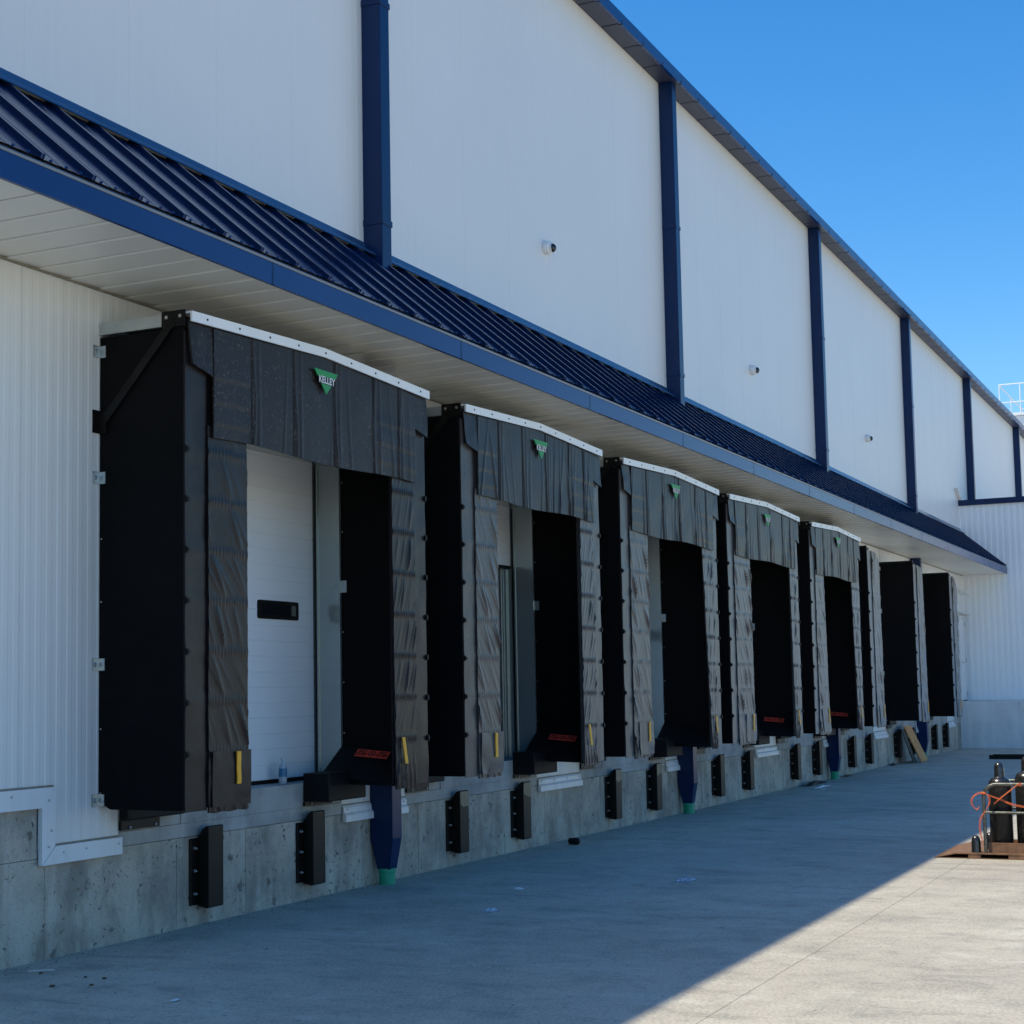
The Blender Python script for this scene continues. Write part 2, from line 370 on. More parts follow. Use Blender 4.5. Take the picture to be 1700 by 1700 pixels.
# foundation
FW = MB(); FW.box(-25, 41.84, 0.006, 0.40, -0.3, 0.628)
s = MB()
s.box(-25, 7.995, 0.004, 0.40, 0.632, 1.06)
lo = child('foundation_end', s, 'concrete_rough', BLD)
s = MB()
s.box(8.0, 41.84, 0.0065, 0.44, 0.632, 0.725)
for a, b in OPEN:
    s.box(a, b, .0, .006, .632, .7285)
    s.box(a + .70, b - .46, 0.0, 0.44, 0.729, FL)
    s.box(a, a + .699, 0.008, 0.44, 0.729, FL - .003); s.box(b - .459, b, 0.008, 0.44, 0.729, FL - .003)
s.box(40.835, 41.84, 0.0, 0.44, 0.729, 1.165)
child('dock_sill', s, 'concrete_band', BLD, bevel=0.006)
# form lines in the rough wall: thin raised seams
s = FW
for x in (8.07, 9.44, 10.3, 13.05, 15.9, 17.5, 21.2, 25.3, 29.4, 33.4):
    s.box(x, x + .006, 0.002, 0.0058, 0.004, 0.62)
for x0, x1, z in ((8.2, 9.6, .40), (9.99, 11.0, .42), (11.45, 13.6, .45), (14.1, 15.0, .44), (15.6, 17.6, .44), (18.2, 19.0, .44), (19.6, 21.6, .43), (23.7, 25.7, .44), (26.4, 27.1, .44)):
    n = 14; top = [(x0 + (x1 - x0) * i / n, z + rng.uniform(-.006, .006)) for i in range(n + 1)]
    s.prism(top + [(x, zz - .006) for x, zz in reversed(top)], 'y', 0.002, 0.0058)
child('foundation_wall', FW, 'concrete_rough', BLD)

# white base trim under the siding
def trim_prof(mb, x0, x1, z0, z1):
    mb.prism([(-.004, z1), (-.018, z1 - .02), (-.020, z0 + .075), (-.040, z0 + .055), (-.042, z0), (-.004, z0)], 'x', x0, x1, 0)
def trim(x0, x1, z0=.565, z1=.70):
    m = MB(); trim_prof(m, x0, x1, z0, z1)
    m.box(x0, x1, -.012, 0.0, z1 + .001, z1 + .010, 1)
    n = max(2, int((x1 - x0) / .28))
    for i in range(n):
        x = x0 + .05 + (x1 - x0 - .1) * i / max(1, n - 1); m.lathe([(.009, 0), (.008, -.006), (.002, -.008)], x, -.0205, z1 - .034, 8, 'y', 2)
    return m
ends = [(11.70, 12.80), (15.71, 16.88), (19.73, 20.90), (23.74, 24.93), (27.82, 28.95), (31.85, 33.05), (36.05, 37.10), (39.90, 40.83)]
for x0, x1 in ends:
    child('base_trim', trim(x0 + .01, x1 - .005), ['white_trim', 'caulk', 'bolt_zinc'], BLD)
m = MB()        # stepped trim at the near end, mitred at its corners
m.prism([(-25, .945), (8.005, .945), (8.125, 1.07), (-25, 1.07)], 'y', -.035, -.004, 0)
m.prism([(8.002, .945), (8.002, .590), (8.125, .700), (8.125, 1.065)], 'y', -.034, -.004, 0)
m.prism([(8.006, .588), (8.79, .588), (8.79, .700), (8.128, .700)], 'y', -.037, -.004, 0)
m.box(-25, 8.125, -.012, 0, 1.071, 1.082, 1); m.box(8.126, 8.134, -.010, 0, .705, 1.08, 1); m.box(8.13, 8.785, -.012, 0, .701, .711, 1)
for x, z in ((6.9, 1.03), (7.3, 1.035), (7.72, 1.03), (8.06, .99), (8.085, .80), (8.06, .70), (8.2, .655), (8.42, .66), (8.75, .66)):
    m.lathe([(.008, 0), (.007, -.006), (.002, -.008)], x, -.036, z, 8, 'y', 2)
child('base_trim', m, ['white_trim', 'caulk', 'bolt_zinc'], BLD)

# door openings: metal jambs, doors
for i, (a, b) in enumerate(OPEN):
    m = MB()
    m.box(b, b + .02, -.003, REC + .10, FL, DT); m.box(a - .02, a, -.003, REC + .10, FL, DT); m.box(a, b, -.003, REC + .1, DT - .02, DT + .02)
    m.box(b - .012, b - .0005, REC - .03, REC - .012, FL + .01, DT - .03, 1); m.box(b - .035, b - .001, REC + .05, REC + .085, FL, DT - .03, 0)
    m.box(b - .013, b - .0005, REC - .05, REC - .035, FL + .01, DT - .03, 0)
    child('door_jamb', m, ['jamb_metal', 'ink_black'], BLD)
    z0 = 2.95 if i == 1 else FL + .03
    m = MB(); H = .493; z = z0; yy = REC
    k = 0
    while z < DT + (.6 if i == 1 else .3):
        z1 = z + H
        m.prism([(yy, z + .004), (yy, z1 - .004), (yy + .006, z1), (yy + .05, z1), (yy + .05, z), (yy + .006, z)], 'x', a + .012, b - .014, 0)
        for q in range(1, 4):
            zz = z + H * q / 4; m.prism([(yy - .003, zz - .003), (yy - .003, zz + .003), (yy + .0004, zz + .007), (yy + .0004, zz - .007)], 'x', a + .02, b - .02, 0)
        z = z1; k += 1
    dr = child('dock_door', m, 'door_white', BLD)
    m = MB(); m.box(a + .012, b - .014, REC + .001, REC + .045, z0 - .028, z0 - .0005)
    child('bottom_seal', m, 'black_rubber', dr)
    if i != 1:      # vision panel
        xc = b - .56; m = MB()
        def rr(x0, x1, zz0, zz1, r_):
            pts = []
            for cx, cz, a0 in ((x1 - r_, zz1 - r_, 0), (x0 + r_, zz1 - r_, 90), (x0 + r_, zz0 + r_, 180), (x1 - r_, zz0 + r_, 270)):
                for t_ in range(0, 91, 30): pts.append((cx + r_ * math.cos(R(a0 + t_)), cz + r_ * math.sin(R(a0 + t_))))
            return pts
        m.prism(rr(xc - .30, xc + .30, 2.235, 2.385, .02), 'y', REC - .012, REC + .002)
        fr = child('window_frame', m, 'black_rubber', dr)
        m = MB(); m.prism(rr(xc - .25, xc + .25, 2.268, 2.352, .012), 'y', REC - .015, REC - .0125); child('window_pane', m, 'glass_dark', dr)
    if i == 1:
        m = MB(); m.box(b - .075, b - .04, REC + .09, REC + .13, FL, 3.5); child('door_track', m, 'galvanised', BLD)

# canopy
CAN = MB()
# soffit boards
s = MB(); x = -25.05
while x < XE - .01:
    x1 = min(x + .30, XE); s.prism([(x + .005, SOF + .004), (x + .02, SOF - .002), (x1 - .006, SOF + .006), (x1 - .006, SOF + .02), (x + .005, SOF + .02)], 'yy', CY, -.001); x = x1
soff = child('canopy_soffit', s, 'soffit_white', BLD)
s = MB(); s.box(-25, XE, CY + .001, -.001, SOF + .022, SOF + .03); s.box(-25, XE - .001, -.018, -.001, SOF - .012, SOF - .0005, 1)
child('soffit_backing', s, ['seam_dark', 'caulk'], soff)
s = MB(); xs = [8.99 + 2.83 * k for k in range(-12, 13)]; xs = [-25] + [q for q in xs if -25 < q < XE - .3] + [XE]
for a, b in zip(xs[:-1], xs[1:]):
    s.prism([(CY + .004, SOF - .014), (CY - .020, SOF - .014), (CY - .021, SOF + .135), (CY + .004, SOF + .135)], 'x', a + .004, b - .004)
    s.box(b - .010, b + .010, CY - .0225, CY - .0215, SOF - .010, SOF + .13, 1)
child('canopy_fascia', s, ['fascia_blue', 'navy_blue'], BLD)
s = MB(); s.prism([(CY - .026, SOF + .136), (CY - .030, SOF + .150), (CY + .004, SOF + .175), (CY + .03, SOF + .175), (CY + .03, SOF + .136)], 'x', -25, XE)
child('drip_edge', s, 'gutter_grey', BLD)
# ribbed roof panels: profile along x, swept up the slope
def roof_pt(x, h, u):       # u 0 at the eave, 1 at the wall; h above the pan
    y = CY - .012 + u * (1.09); z = SOF + .182 + u * .93
    ny, nz = -.93, 1.09; L = math.hypot(ny, nz)
    return (x, y + ny / L * h, z + nz / L * h)
s = MB(); pr = []; x0 = 6.694 - .43 * 74; x = x0
while x < XE - .05:
    pr += [(x + .008, 0), (x, .031), (x + .030, .031), (x + .038, 0), (x + .17, 0), (x + .178, .0025), (x + .192, .0025), (x + .20, 0), (x + .28, 0), (x + .288, .0025), (x + .302, .0025), (x + .31, 0)]
    x += .43
pr = [(q, h) for q, h in pr if q < XE - .002] + [(XE - .002, 0)]
n = len(pr); s.add([roof_pt(q, h, 0) for q, h in pr] + [roof_pt(q, h, 1) for q, h in pr], [(i, i + 1, n + i + 1, n + i) for i in range(n - 1)])
x = x0
while x < XE - .1:          # rib end caps, slightly open at the foot
    q = [(x + .008, 0), (x, .031), (x + .030, .031), (x + .038, 0)]
    s.add([roof_pt(a, h, .004) for a, h in q], [(0, 1, 2, 3)], 1)
    for dx in (.12, .25, .37): s.lathe([(.010, 0), (.010, .008), (.002, .011)], *[c + d for c, d in zip(roof_pt(x + dx, 0, .02), (0, 0, -.002))], 6, 'z', 1)
    x += .43
child('canopy_roof', s, ['roof_blue', 'fascia_blue'], BLD, clean=False)
s = MB(); s.prism([(-.004, 5.585), (-.018, 5.580), (-.030, 5.53), (-.118, 5.475), (-.128, 5.452), (-.118, 5.449), (-.112, 5.462), (-.004, 5.52)], 'x', -25, XE)
child('canopy_flashing', s, 'flashing_blue', BLD)
s = MB(); s.box(-25, XE - .01, CY + .01, -.01, SOF + .05, SOF + .17); child('canopy_core', s, 'black_panel', BLD)
s = MB()        # closed gable at the far end of the canopy
s.prism([(CY + .02, SOF + .01), (CY + .02, SOF + .175), (-.02, 5.40), (-.02, SOF + .01)], 'x', XE - .02, XE - .003); child('canopy_end', s, 'navy_blue', BLD)

# main eave
s = MB(); x = -25.05
SEA = .745
k0 = 18.10 - SEA * 57; x = k0
while x < 60:
    s.box(max(x, -25) + .012, min(x + SEA, 60) - .012, -.238, -.003, 9.748, 9.775); x += SEA
eav = child('eave_soffit', s, 'eave_soffit', BLD)
s = MB(); s.box(-25, 60, -.236, -.001, 9.777, 9.80); x = k0
child('eave_backing', s, 'ink_black', eav)
s = MB(); s.prism([(-.239, 9.733), (-.282, 9.728), (-.286, 9.872), (-.20, 9.905), (.1, 9.92), (.1, 9.87), (-.25, 9.85), (-.239, 9.80)], 'x', -25, 60); x = k0
while x < 60: s.prism([(-.236, 9.7265), (-.2845, 9.7265), (-.2885, 9.775), (-.2835, 9.775), (-.2795, 9.7315), (-.236, 9.7315)], 'x', x - .011, x + .011, 1); x += SEA
child('eave_fascia', s, ['fascia_blue', 'ink_black'], BLD)

# man door on the landing in the far corner
m = MB(); X0, X1, Z0, Z1 = 41.95, 42.78, 1.175, 3.31
m.box(X0, X0 + .05, -.05, -.002, Z0, Z1); m.box(X1 - .05, X1, -.05, -.002, Z0, Z1); m.box(X0 + .05, X1 - .05, -.05, -.002, Z1 - .05, Z1)
md = child('entry_door', m, 'white_trim', BLD)
m = MB(); m.box(X0 + .052, X1 - .052, -.035, -.004, Z0 + .02, Z1 - .055); child('door_leaf', m, 'camera_white', md)
m = MB(); m.box(X0 + .052, X1 - .052, -.036, -.004, Z0 - .001, Z0 + .018); child('door_sweep', m, 'ink_black', md)
for z in (1.30, 2.15, 3.05):
    m = MB(); m.box(X1 - .075, X1 - .03, -.062, -.051, z, z + .11); child('hinge', m, 'galvanised', md)
m = MB(); m.tube([(X0 + .10, -.036, 2.13), (X0 + .10, -.09, 2.13), (X0 + .22, -.09, 2.13)], .012, 8); m.box(X0 + .07, X0 + .13, -.045, -.036, 2.05, 2.22); child('door_handle', m, 'galvanised', md)
m = MB(); m.prism([(-.002, 3.40), (-.06, 3.405), (-.13, 3.39), (-.17, 3.355), (-.16, 3.35), (-.12, 3.375), (-.06, 3.385), (-.002, 3.38)], 'x', 41.80, 42.88); child('door_hood', m, 'white_trim', BLD)

# low return building at the end of the yard
END = thing('return_building', (48, -6, 0), 'low white building with a navy cap closing the end of the yard', 'building')
s = MB(); profile_sheet(s, -4.4, 0, 1.175, 6.17, y=XE, pitch=.15, depth=.006, joint0=-1.15, joint=1.064, jd=.010, axis='y')
child('end_siding', s, 'white_end', END, clean=False)
s = MB(); s.box(XE + .02, 60, -4.4, -.30, 0, 6.15); child('end_shell', s, 'white_siding', END)
s = MB(); s.box(41.845, XE - .001, -4.4, .4, -.3, 1.168); child('landing_wall', s, 'concrete_end', END, bevel=.008)
s = MB(); s.prism([(XE - .06, 6.17), (XE - .06, 6.315), (XE + .20, 6.33), (XE + .20, 6.17)], 'y', -4.4, -.001)
for y in (-.62, -3.6): s.box(XE - .066, XE - .06, y, y + .012, 6.172, 6.31, 1)
child('parapet_cap', s, ['navy_blue', 'fascia_blue'], END)
s = MB(); s.prism([(XE - .55, 6.56), (XE - .02, 6.30), (XE - .02, 6.33), (XE - .55, 6.59)], 'y', -.09, -.004); child('corner_flashing', s, 'white_trim', END)
m = MB(); m.box(41.80, 41.844, -1.62, -1.436, .965, 1.14)
tag(m.build('junction_box', 'camera_white', bevel=.006), 'small white box mounted on the concrete wall at the end of the yard', 'electrical box')
m = MB(); m.box(42.05, 42.55, -.02, -.002, 3.62, 4.02); m.prism([(-.02, 3.95), (-.20, 3.93), (-.24, 3.90), (-.24, 3.86), (-.02, 3.86)], 'x', 42.10, 42.52)
wl = m.build('wall_light', 'camera_white', bevel=.008); tag(wl, 'white wall light fixture above the far entry door', 'wall light')

# ================================================================== downspouts
def collar(m, X, z, h=.05):
    m.box(X - .006, X + .172, -.201, -.001, z, z + h)
ordw = ['nearest the camera', 'second from the camera', 'third from the camera', 'fourth from the camera']
D = .193; Wd = .166
for i, X in enumerate(PIPES):
    t = thing('downspout', (X + .08, -.1, 0), 'navy downspout with green boot, %s, running down past the canopy' % ordw[i], 'downspout', 'navy downspouts along the dock wall')
    m = MB(); m.box(X, X + Wd, -D, -.002, 5.15, 9.746); child('upper_pipe', m, 'navy_blue', t, bevel=.006)
    for z in (5.73, 7.73):
        m = MB(); m.box(X - .009, X + Wd + .009, -D - .008, -.003, z, z + .055); child('pipe_collar', m, 'navy_blue', t, bevel=.004)
    # lower pipe: square shaft, then tapering to a round foot
    m = MB(); X0, X1, Y0, Y1 = X, X + .165, -.222, -.004
    cx, cy = X + .10, -.108; ring = lambda h, sq: [(q[0], q[1], h) for q in sq]
    sq0 = [(X0, Y1), (X0, Y0), (X1, Y0), (X1, Y1)]; sq1 = [(cx - .062, cy + .062), (cx - .062, cy - .062), (cx + .062, cy - .062), (cx + .062, cy + .062)]
    vs = ring(SOF - .002, sq0) + ring(.395, sq0) + ring(.13, sq1); fs = [(0, 3, 2, 1), (8, 9, 10, 11)]
    for r_ in (0, 4):
        for k in range(4): fs.append((r_ + k, r_ + (k + 1) % 4, r_ + 4 + (k + 1) % 4, r_ + 4 + k))
    m.add(vs, fs); child('lower_pipe', m, 'navy_blue', t, bevel=.005)
    m = MB(); m.lathe([(.070, -.02), (.072, .10), (.076, .105), (.076, .135), (.066, .136)], cx, cy, 0, 20); autosmooth(child('pipe_boot', m, 'green_pipe', t))
for i, X in enumerate([4.17] + PIPES_UP):
    if i == 0: continue
    lab = ['', 'navy downspout standing on the low return building cap at the left of its parapet', 'farthest navy downspout, at the right edge above the low return building'][i]
    t = thing('downspout', (X + .08, -.1, 6.3), lab, 'downspout', 'navy downspouts along the dock wall')
    m = MB(); m.box(X, X + Wd, -D, -.002, 6.335, 9.746); child('upper_pipe', m, 'navy_blue', t, bevel=.006)
    m = MB(); m.prism([(X - .02, 6.33), (X + Wd + .22, 6.33), (X + Wd, 6.47), (X, 6.47)], 'y', -D - .004, -.003); child('pipe_collar', m, 'navy_blue', t)

# ================================================================== dock shelters
def smooth_noise(shape, cells, rs):
    gy, gx = max(2, int(cells[0])), max(2, int(cells[1])); g_ = rs.uniform(-1, 1, (gy + 1, gx + 1))
    yy = np.linspace(0, gy, shape[0]); xx = np.linspace(0, gx, shape[1])
    yi = np.minimum(yy.astype(int), gy - 1); xi = np.minimum(xx.astype(int), gx - 1); fy = yy - yi; fx = xx - xi
    fy = fy * fy * (3 - 2 * fy); fx = fx * fx * (3 - 2 * fx)
    a = g_[np.ix_(yi, xi)]; b = g_[np.ix_(yi, xi + 1)]; c = g_[np.ix_(yi + 1, xi)]; d = g_[np.ix_(yi + 1, xi + 1)]
    return (a * (1 - fx)[None] + b * fx[None]) * (1 - fy)[:, None] + (c * (1 - fx)[None] + d * fx[None]) * fy[:, None]
def sheet(mb, x_of, z0, z1, nx, nz, y, disp, thick=.012, mi=0):
    """cloth sheet in the plane y with displacement (towards the yard) and a real thickness; x_of(u, t) gives x, t = 0 bottom .. 1 top"""
    d = disp(nz + 1, nx + 1); vs = []
    for j in range(nz + 1):
        t = j / nz; z = z0 + (z1 - z0) * t
        for i in range(nx + 1):
            u = i / nx; X_, Zo = x_of(u, t); vs.append((X_, y - d[j, i], z + Zo))
    n0 = len(vs)
    rim = [(0, i) for i in range(nx + 1)] + [(j, nx) for j in range(1, nz + 1)] + [(nz, i) for i in range(nx - 1, -1, -1)] + [(j, 0) for j in range(nz - 1, 0, -1)]
    fs = [(j * (nx + 1) + i, j * (nx + 1) + i + 1, (j + 1) * (nx + 1) + i + 1, (j + 1) * (nx + 1) + i) for j in range(nz) for i in range(nx)]
    for j, i in rim: p = vs[j * (nx + 1) + i]; vs.append((p[0], y + thick, p[2]))
    L = len(rim)
    for k in range(L):
        a = rim[k]; b = rim[(k + 1) % L]
        fs.append((b[0] * (nx + 1) + b[1], a[0] * (nx + 1) + a[1], n0 + k, n0 + (k + 1) % L))
    fs.append(tuple(n0 + k for k in range(L)))
    mb.add(vs, fs, mi)
YF = -.717
BANDS = [3.269 - .3306 * k for k in range(7)]
def leg_disp(rs, z0, z1, width, lean, amp=.016):
    def f(nz, nx):
        Z = np.linspace(z0, z1, nz)[:, None]; U = (np.linspace(0, 1, nx) * width)[None, :]
        D_ = np.zeros((nz, nx))
        edges = [4.2] + BANDS + [z0 - .06]
        for k in range(len(edges) - 1):
            hi = edges[k] - (.05 if k else 0); lo_ = edges[k + 1]
            t = (Z - lo_) / (hi - lo_); inside = ((t > 0) & (t < 1))
            env = np.where(inside, np.clip(np.sin(np.pi * np.clip(t, 0, 1)), 0, 1) ** .6, 0)
            ph, fr, sl = rs.uniform(0, 6.28), rs.uniform(4.5, 8.0), lean * rs.uniform(.30, .60)
            s1 = np.sin((U + sl * (Z - lo_)) * fr * 2 + ph); s2 = np.sin((U + sl * 1.5 * (Z - lo_)) * fr * 3.7 + ph * 2.3)
            fold = (1 - np.abs(s1)) ** 3.2 * 1.0 + (1 - np.abs(s2)) ** 3 * .5
            vary = .55 + .45 * np.clip(np.sin(U * 9 + ph * 1.7) + .2, -1, 1)
            D_ = D_ + env * fold * amp * vary * rs.uniform(.6, 1.2)
            if k:
                b = np.exp(-((Z - (edges[k] - .025)) / .03) ** 2); D_ = D_ + b * (.004 + .0035 * np.sin(U * 2 * np.pi / .034 + rs.uniform(0, 6) + 1.5 * np.sin(U * 21)))
        D_ = D_ + smooth_noise((nz, nx), ((z1 - z0) * 3, 2), rs) * .0025
        foot = np.clip(1 - (Z - z0) / .30, 0, 1); D_ = D_ + foot * (1 - np.abs(np.sin(U * 26 + 2 * Z))) ** 2 * .014
        return D_
    return f
def plain(a=.003):
    def mk(rs):
        return lambda nz, nx: smooth_noise((nz, nx), (8, 3), rs) * a
    return mk
look = ['first dock shelter from the left, widest in view, dusty header and closed white door inside',
        'second dock shelter from the left, its white door raised to show a dark interior',
        'third dock shelter from the left, only a pale metal jamb showing inside its black opening',
        'fourth dock shelter from the left, with a narrow black opening between wrinkled curtains',
        'fifth dock shelter from the left, the last one with a header curtain and green emblem',
        'sixth dock shelter from the left, a single narrow side frame without header',
        'seventh dock shelter from the left, a side frame beside a navy downspout',
        'farthest dock shelter, a single black side frame beside the end wall']
legs = [(.69, .69, .60, .58), (.69, .69, .57, .57), (.80, .80, .64, .42), (.96, .98, .52, .43), (.76, .88, .66, .42), (.87, .90, 0, 0), (.85, .95, 0, 0), (.80, .82, 0, 0)]

def side_frame(t, x0, x1, right=False):
    m = MB(); z0 = .895
    poly = [(-.69, z0 + .01), (-.66, z0), (-.10, z0), (-.03, z0 + .035), (-.003, z0 + .09), (-.003, 4.045), (-.69, 4.045)]
    m.prism(poly, 'x', x0, x1)
    return autosmooth(child('side_panel', m, 'panel_black', t, bevel=.006), 30)
for i, (a, wd) in enumerate(SH):
    rs = np.random.RandomState(40 + i); full = i < 5
    t = thing('dock_shelter', (a + wd / 2, -.35, FL), look[i], 'dock shelter', 'black dock shelters along the wall')
    e = a + wd; res = .012 if i < 2 else (.016 if i < 5 else .024)
    side_frame(t, a, a + .20)
    Ltop, Lbot, Rt, Rb = legs[i]
    vm = 'vinyl_black' if i == 0 else 'vinyl_glance_lit'  # farther legs get the vinyl with reflected light in its colour
    # left leg curtain : outer strip + pad
    m = MB(); zt = 4.02 if full else 4.0
    sw = .235 if full else .28
    sheet(m, lambda u, q: (a + .001 + u * (sw - .004), 0), .885, zt, 6, 60, YF + .016, (lambda r: lambda nz, nx: smooth_noise((nz, nx), (18, 2), r) * .003 + np.array([0.004 if any(abs(.885 + (zt - .885) * j / (nz - 1) - (b_ - .02)) < .035 for b_ in BANDS) else 0 for j in range(nz)])[:, None])(rs))
    curve_top = (lambda u: 0) if full else (lambda u: -(u ** 2.2) * .15)
    z1 = 3.42 if full else 4.0
    nx = int((Ltop - sw) / res); nz = int((z1 - .87) / res)
    xin = lambda q: a + (Lbot + (Ltop - Lbot) * q)
    sheet(m, lambda u, q: (a + sw + (xin(q) - a - sw) * u, (curve_top(u) * max(0, (q - .85) / .15)) + (.004 * math.sin(u * 17 + a) if q == 0 else 0)), .865, z1, nx, nz, YF, leg_disp(rs, .865, z1, Ltop - sw, 1.0, .016 if i < 1 else .024))
    # bottom overlay flap, a little wider
    sheet(m, lambda u, q: (xin(q) - min(.43, Lbot - sw - .01) + (min(.43, Lbot - sw - .01) + .015) * u, 0), .90, 1.262, 16, 16, YF - .015, lambda nz, nx: smooth_noise((nz, nx), (3, 3), rs) * .006, thick=.004)
    m.box(a + .004, xin(0) - .02, YF + .034, YF + .050, .90, zt - .01)
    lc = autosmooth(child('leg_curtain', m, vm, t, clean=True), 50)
    m = MB(); xs_ = xin(0) - .17; n = 8
    pts = [(xs_ + .004 * math.sin(q * 1.2 + i) * (q / n), 1.255 - .215 * q / n) for q in range(n + 1)]
    m.prism([(p, z) for p, z in pts] + [(p + .045, z) for p, z in reversed(pts)], 'y', YF - .030, YF - .022); child('yellow_stripe', m, 'yellow_tape', lc)
    for z in BANDS[:-1] + [BANDS[-1]]:
        m = MB(); m.box(a - .004, a + .020, YF + .004, YF + .022, z - .055, z - .010); m.box(a + .002, a + .030, YF - .003, YF + .004, z - .046, z - .020); child('strap_clip', m, 'black_rubber', lc)
    if full:
        side_frame(t, OPEN[i][1] + .022, e, True)
        m = MB(); zt = 4.02
        sheet(m, lambda u, q: (e - .232 + u * .231, 0), .885, zt, 6, 60, YF + .016, lambda nz, nx: smooth_noise((nz, nx), (18, 2), rs) * .004)
        nx = max(8, int(Rt / res)); nz = int(2.55 / res)
        xo = lambda q: e - (Rb + (Rt - Rb) * min(1, q ** .8))
        sheet(m, lambda u, q: (xo(q) + (e - .225 - xo(q)) * u, .004 * math.sin(u * 17 + a) if q == 0 else 0), .865, 3.42, nx, nz, YF, leg_disp(rs, .865, 3.42, Rt, -1.0, .015))
        m.box(xo(0) + .02, e - .004, YF + .034, YF + .050, .90, 4.0)
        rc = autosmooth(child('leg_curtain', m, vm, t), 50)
        m = MB(); pts = [(xo(0) + .085 - .03 + .05 * q / n, 1.272 - .21 * q / n) for q in range(n + 1)]
        m.prism([(p, z) for p, z in pts] + [(p + .045, z) for p, z in reversed(pts)], 'y', YF - .030, YF - .024); child('yellow_stripe', m, 'yellow_tape', rc)
        for z in BANDS:
            m = MB(); m.box(e - .020, e + .005, YF + .004, YF + .022, z - .055, z - .010); m.box(e - .030, e - .002, YF - .003, YF + .004, z - .046, z - .020); child('strap_clip', m, 'black_rubber', rc)
        # header curtain
        hx0, hx1 = a + .27, e - .225; W = hx1 - hx0
        seams = sorted([.155 + rs.uniform(-.01, .01), .35, .55, .755 + rs.uniform(-.01, .01), .90])
        def hd(nz, nx):
            U = np.linspace(0, 1, nx)[None, :]; T = np.linspace(0, 1, nz)[:, None]
            Dp = np.zeros((nz, nx))
            for si, s_ in enumerate(seams):
                Dp = Dp + .010 * np.exp(-((U - s_ - .005 - .008 * np.sin(T * 4 + si)) / .0055) ** 2) * (1 - .3 * T) + .007 * np.exp(-((U - s_ - .05 * (.6 + .3 * math.sin(si * 3))) / .007) ** 2) * (1 - .5 * T)
                Dp = Dp - .010 * ((U > s_ - .006) & (U < s_)) * 1.0
            for q in range(7 if i == 0 else 15):
                c0 = rs.uniform(0, 1); sl = rs.uniform(-.07, .07); Dp = Dp + rs.uniform(.003, .008 if i == 0 else .012) * np.exp(-((U - c0 - sl * (1 - T)) / rs.uniform(.004, .009)) ** 2) * (1 - T * .8)
            for lo_, hi_ in ((0, .15), (.78, 1)):       # shingled corner pleats with short slits
                zone = ((U > lo_) & (U < hi_)) * 1.0
                for zc in (.12, .33, .55): Dp = Dp + zone * .0035 * np.clip(1 - (T - zc) / .2, 0, 1) * (T > zc)
            return Dp + smooth_noise((nz, nx), (3, 10), rs) * .0035
        bow = lambda u: .055 * (1 - abs(2 * u - 1))
        m = MB(); hz0, hz1 = (3.345 if i < 1 else 3.365), 4.075
        sheet(m, lambda u, q: (hx0 + W * u, bow(u) * q + (.012 * math.sin(u * 9 + i) - .006) * (1 - q)), hz0, hz1, int(W / (.008 if i < 2 else .012)), int(.72 / .016), YF - .022, hd)
        for sx0, sx1, lean_ in ((a + .004, hx0 + .004, .035), (hx1 + .003, e - .003, -.01)):
            sheet(m, lambda u, q: (sx0 + (sx1 - sx0) * u + lean_ * (1 - q) * (1 - u), -.05 * u * (1 - q)), 3.80, 4.085, 8, 12, YF - .012, lambda nz, nx: smooth_noise((nz, nx), (3, 3), rs) * .004 + .010 * (1 - np.linspace(0, 1, nz))[:, None])
        m.box(a + .06, e - .06, YF + .052, YF + .064, hz0 + .03, 4.10)
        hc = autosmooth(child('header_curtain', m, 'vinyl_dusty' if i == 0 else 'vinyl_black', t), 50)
        # emblem: green triangle with the maker's lettering across it
        lx = a + wd / 2 + (-.005 if i else 0); lz0 = 3.85; yl = YF - .022 - .028
        m = MB(); hw = .168
        # top bar, bottom triangle, dark band between
        def tri_x(z): return hw * (z - lz0) / .175
        zt_, zb1, zb0 = lz0 + .175, lz0 + .125, lz0 + .078
        m.prism([(lx - tri_x(zb1), zb1), (lx + tri_x(zb1), zb1), (lx + tri_x(zt_), zt_), (lx - tri_x(zt_), zt_)], 'y', yl, yl + .008, 0)
        m.prism([(lx, lz0), (lx + tri_x(zb0), zb0), (lx - tri_x(zb0), zb0)], 'y', yl, yl + .008, 0)
        m.prism([(lx - tri_x(zb0) - .03, zb0 - .004), (lx + tri_x(zb0) + .03, zb0 - .004), (lx + tri_x(zb0) + .03, zb1 + .004), (lx - tri_x(zb0) - .03, zb1 + .004)], 'y', yl - .0015, yl + .006, 1)
        vs, fs = text_geo('KELLEY', .072, .0016); m.add([(lx + x_ * .98, yl - .004, (zb0 + zb1) / 2 + y_) for x_, y_, _ in vs], fs, 2)
        child('emblem', m, ['logo_green', 'ink_black', 'logo_white'], hc)
        # top rail with a raised middle, screws
        m = MB(); n = 20; tops = [(a - .002 + wd * k / n, 4.142 + bow(k / n) * 1.05) for k in range(n + 1)]
        m.prism([(p, z) for p, z in tops] + [(p, z - .068) for p, z in reversed(tops)], 'y', YF - .045, YF - .030)
        m.prism([(p, z) for p, z in tops] + [(p, z - .012) for p, z in reversed(tops)], 'y', YF - .030, YF + .05)
        for k in range(9):
            u = .05 + .9 * k / 8; m.lathe([(.008, 0), (.007, -.005), (.002, -.007)], a + wd * u, YF - .0455, 4.108 + bow(u), 8, 'y', 1)
        tr = child('top_rail', m, ['aluminium_rail', 'black_steel'], t)
        # canvas top
        m = MB(); tp = [(a + wd * k / n, 4.128 + bow(k / n)) for k in range(n + 1)]
        m.prism(tp + [(p, z - .01) for p, z in reversed(tp)], 'y', YF + .055, -.004); child('canvas_top', m, 'black_rubber', t)
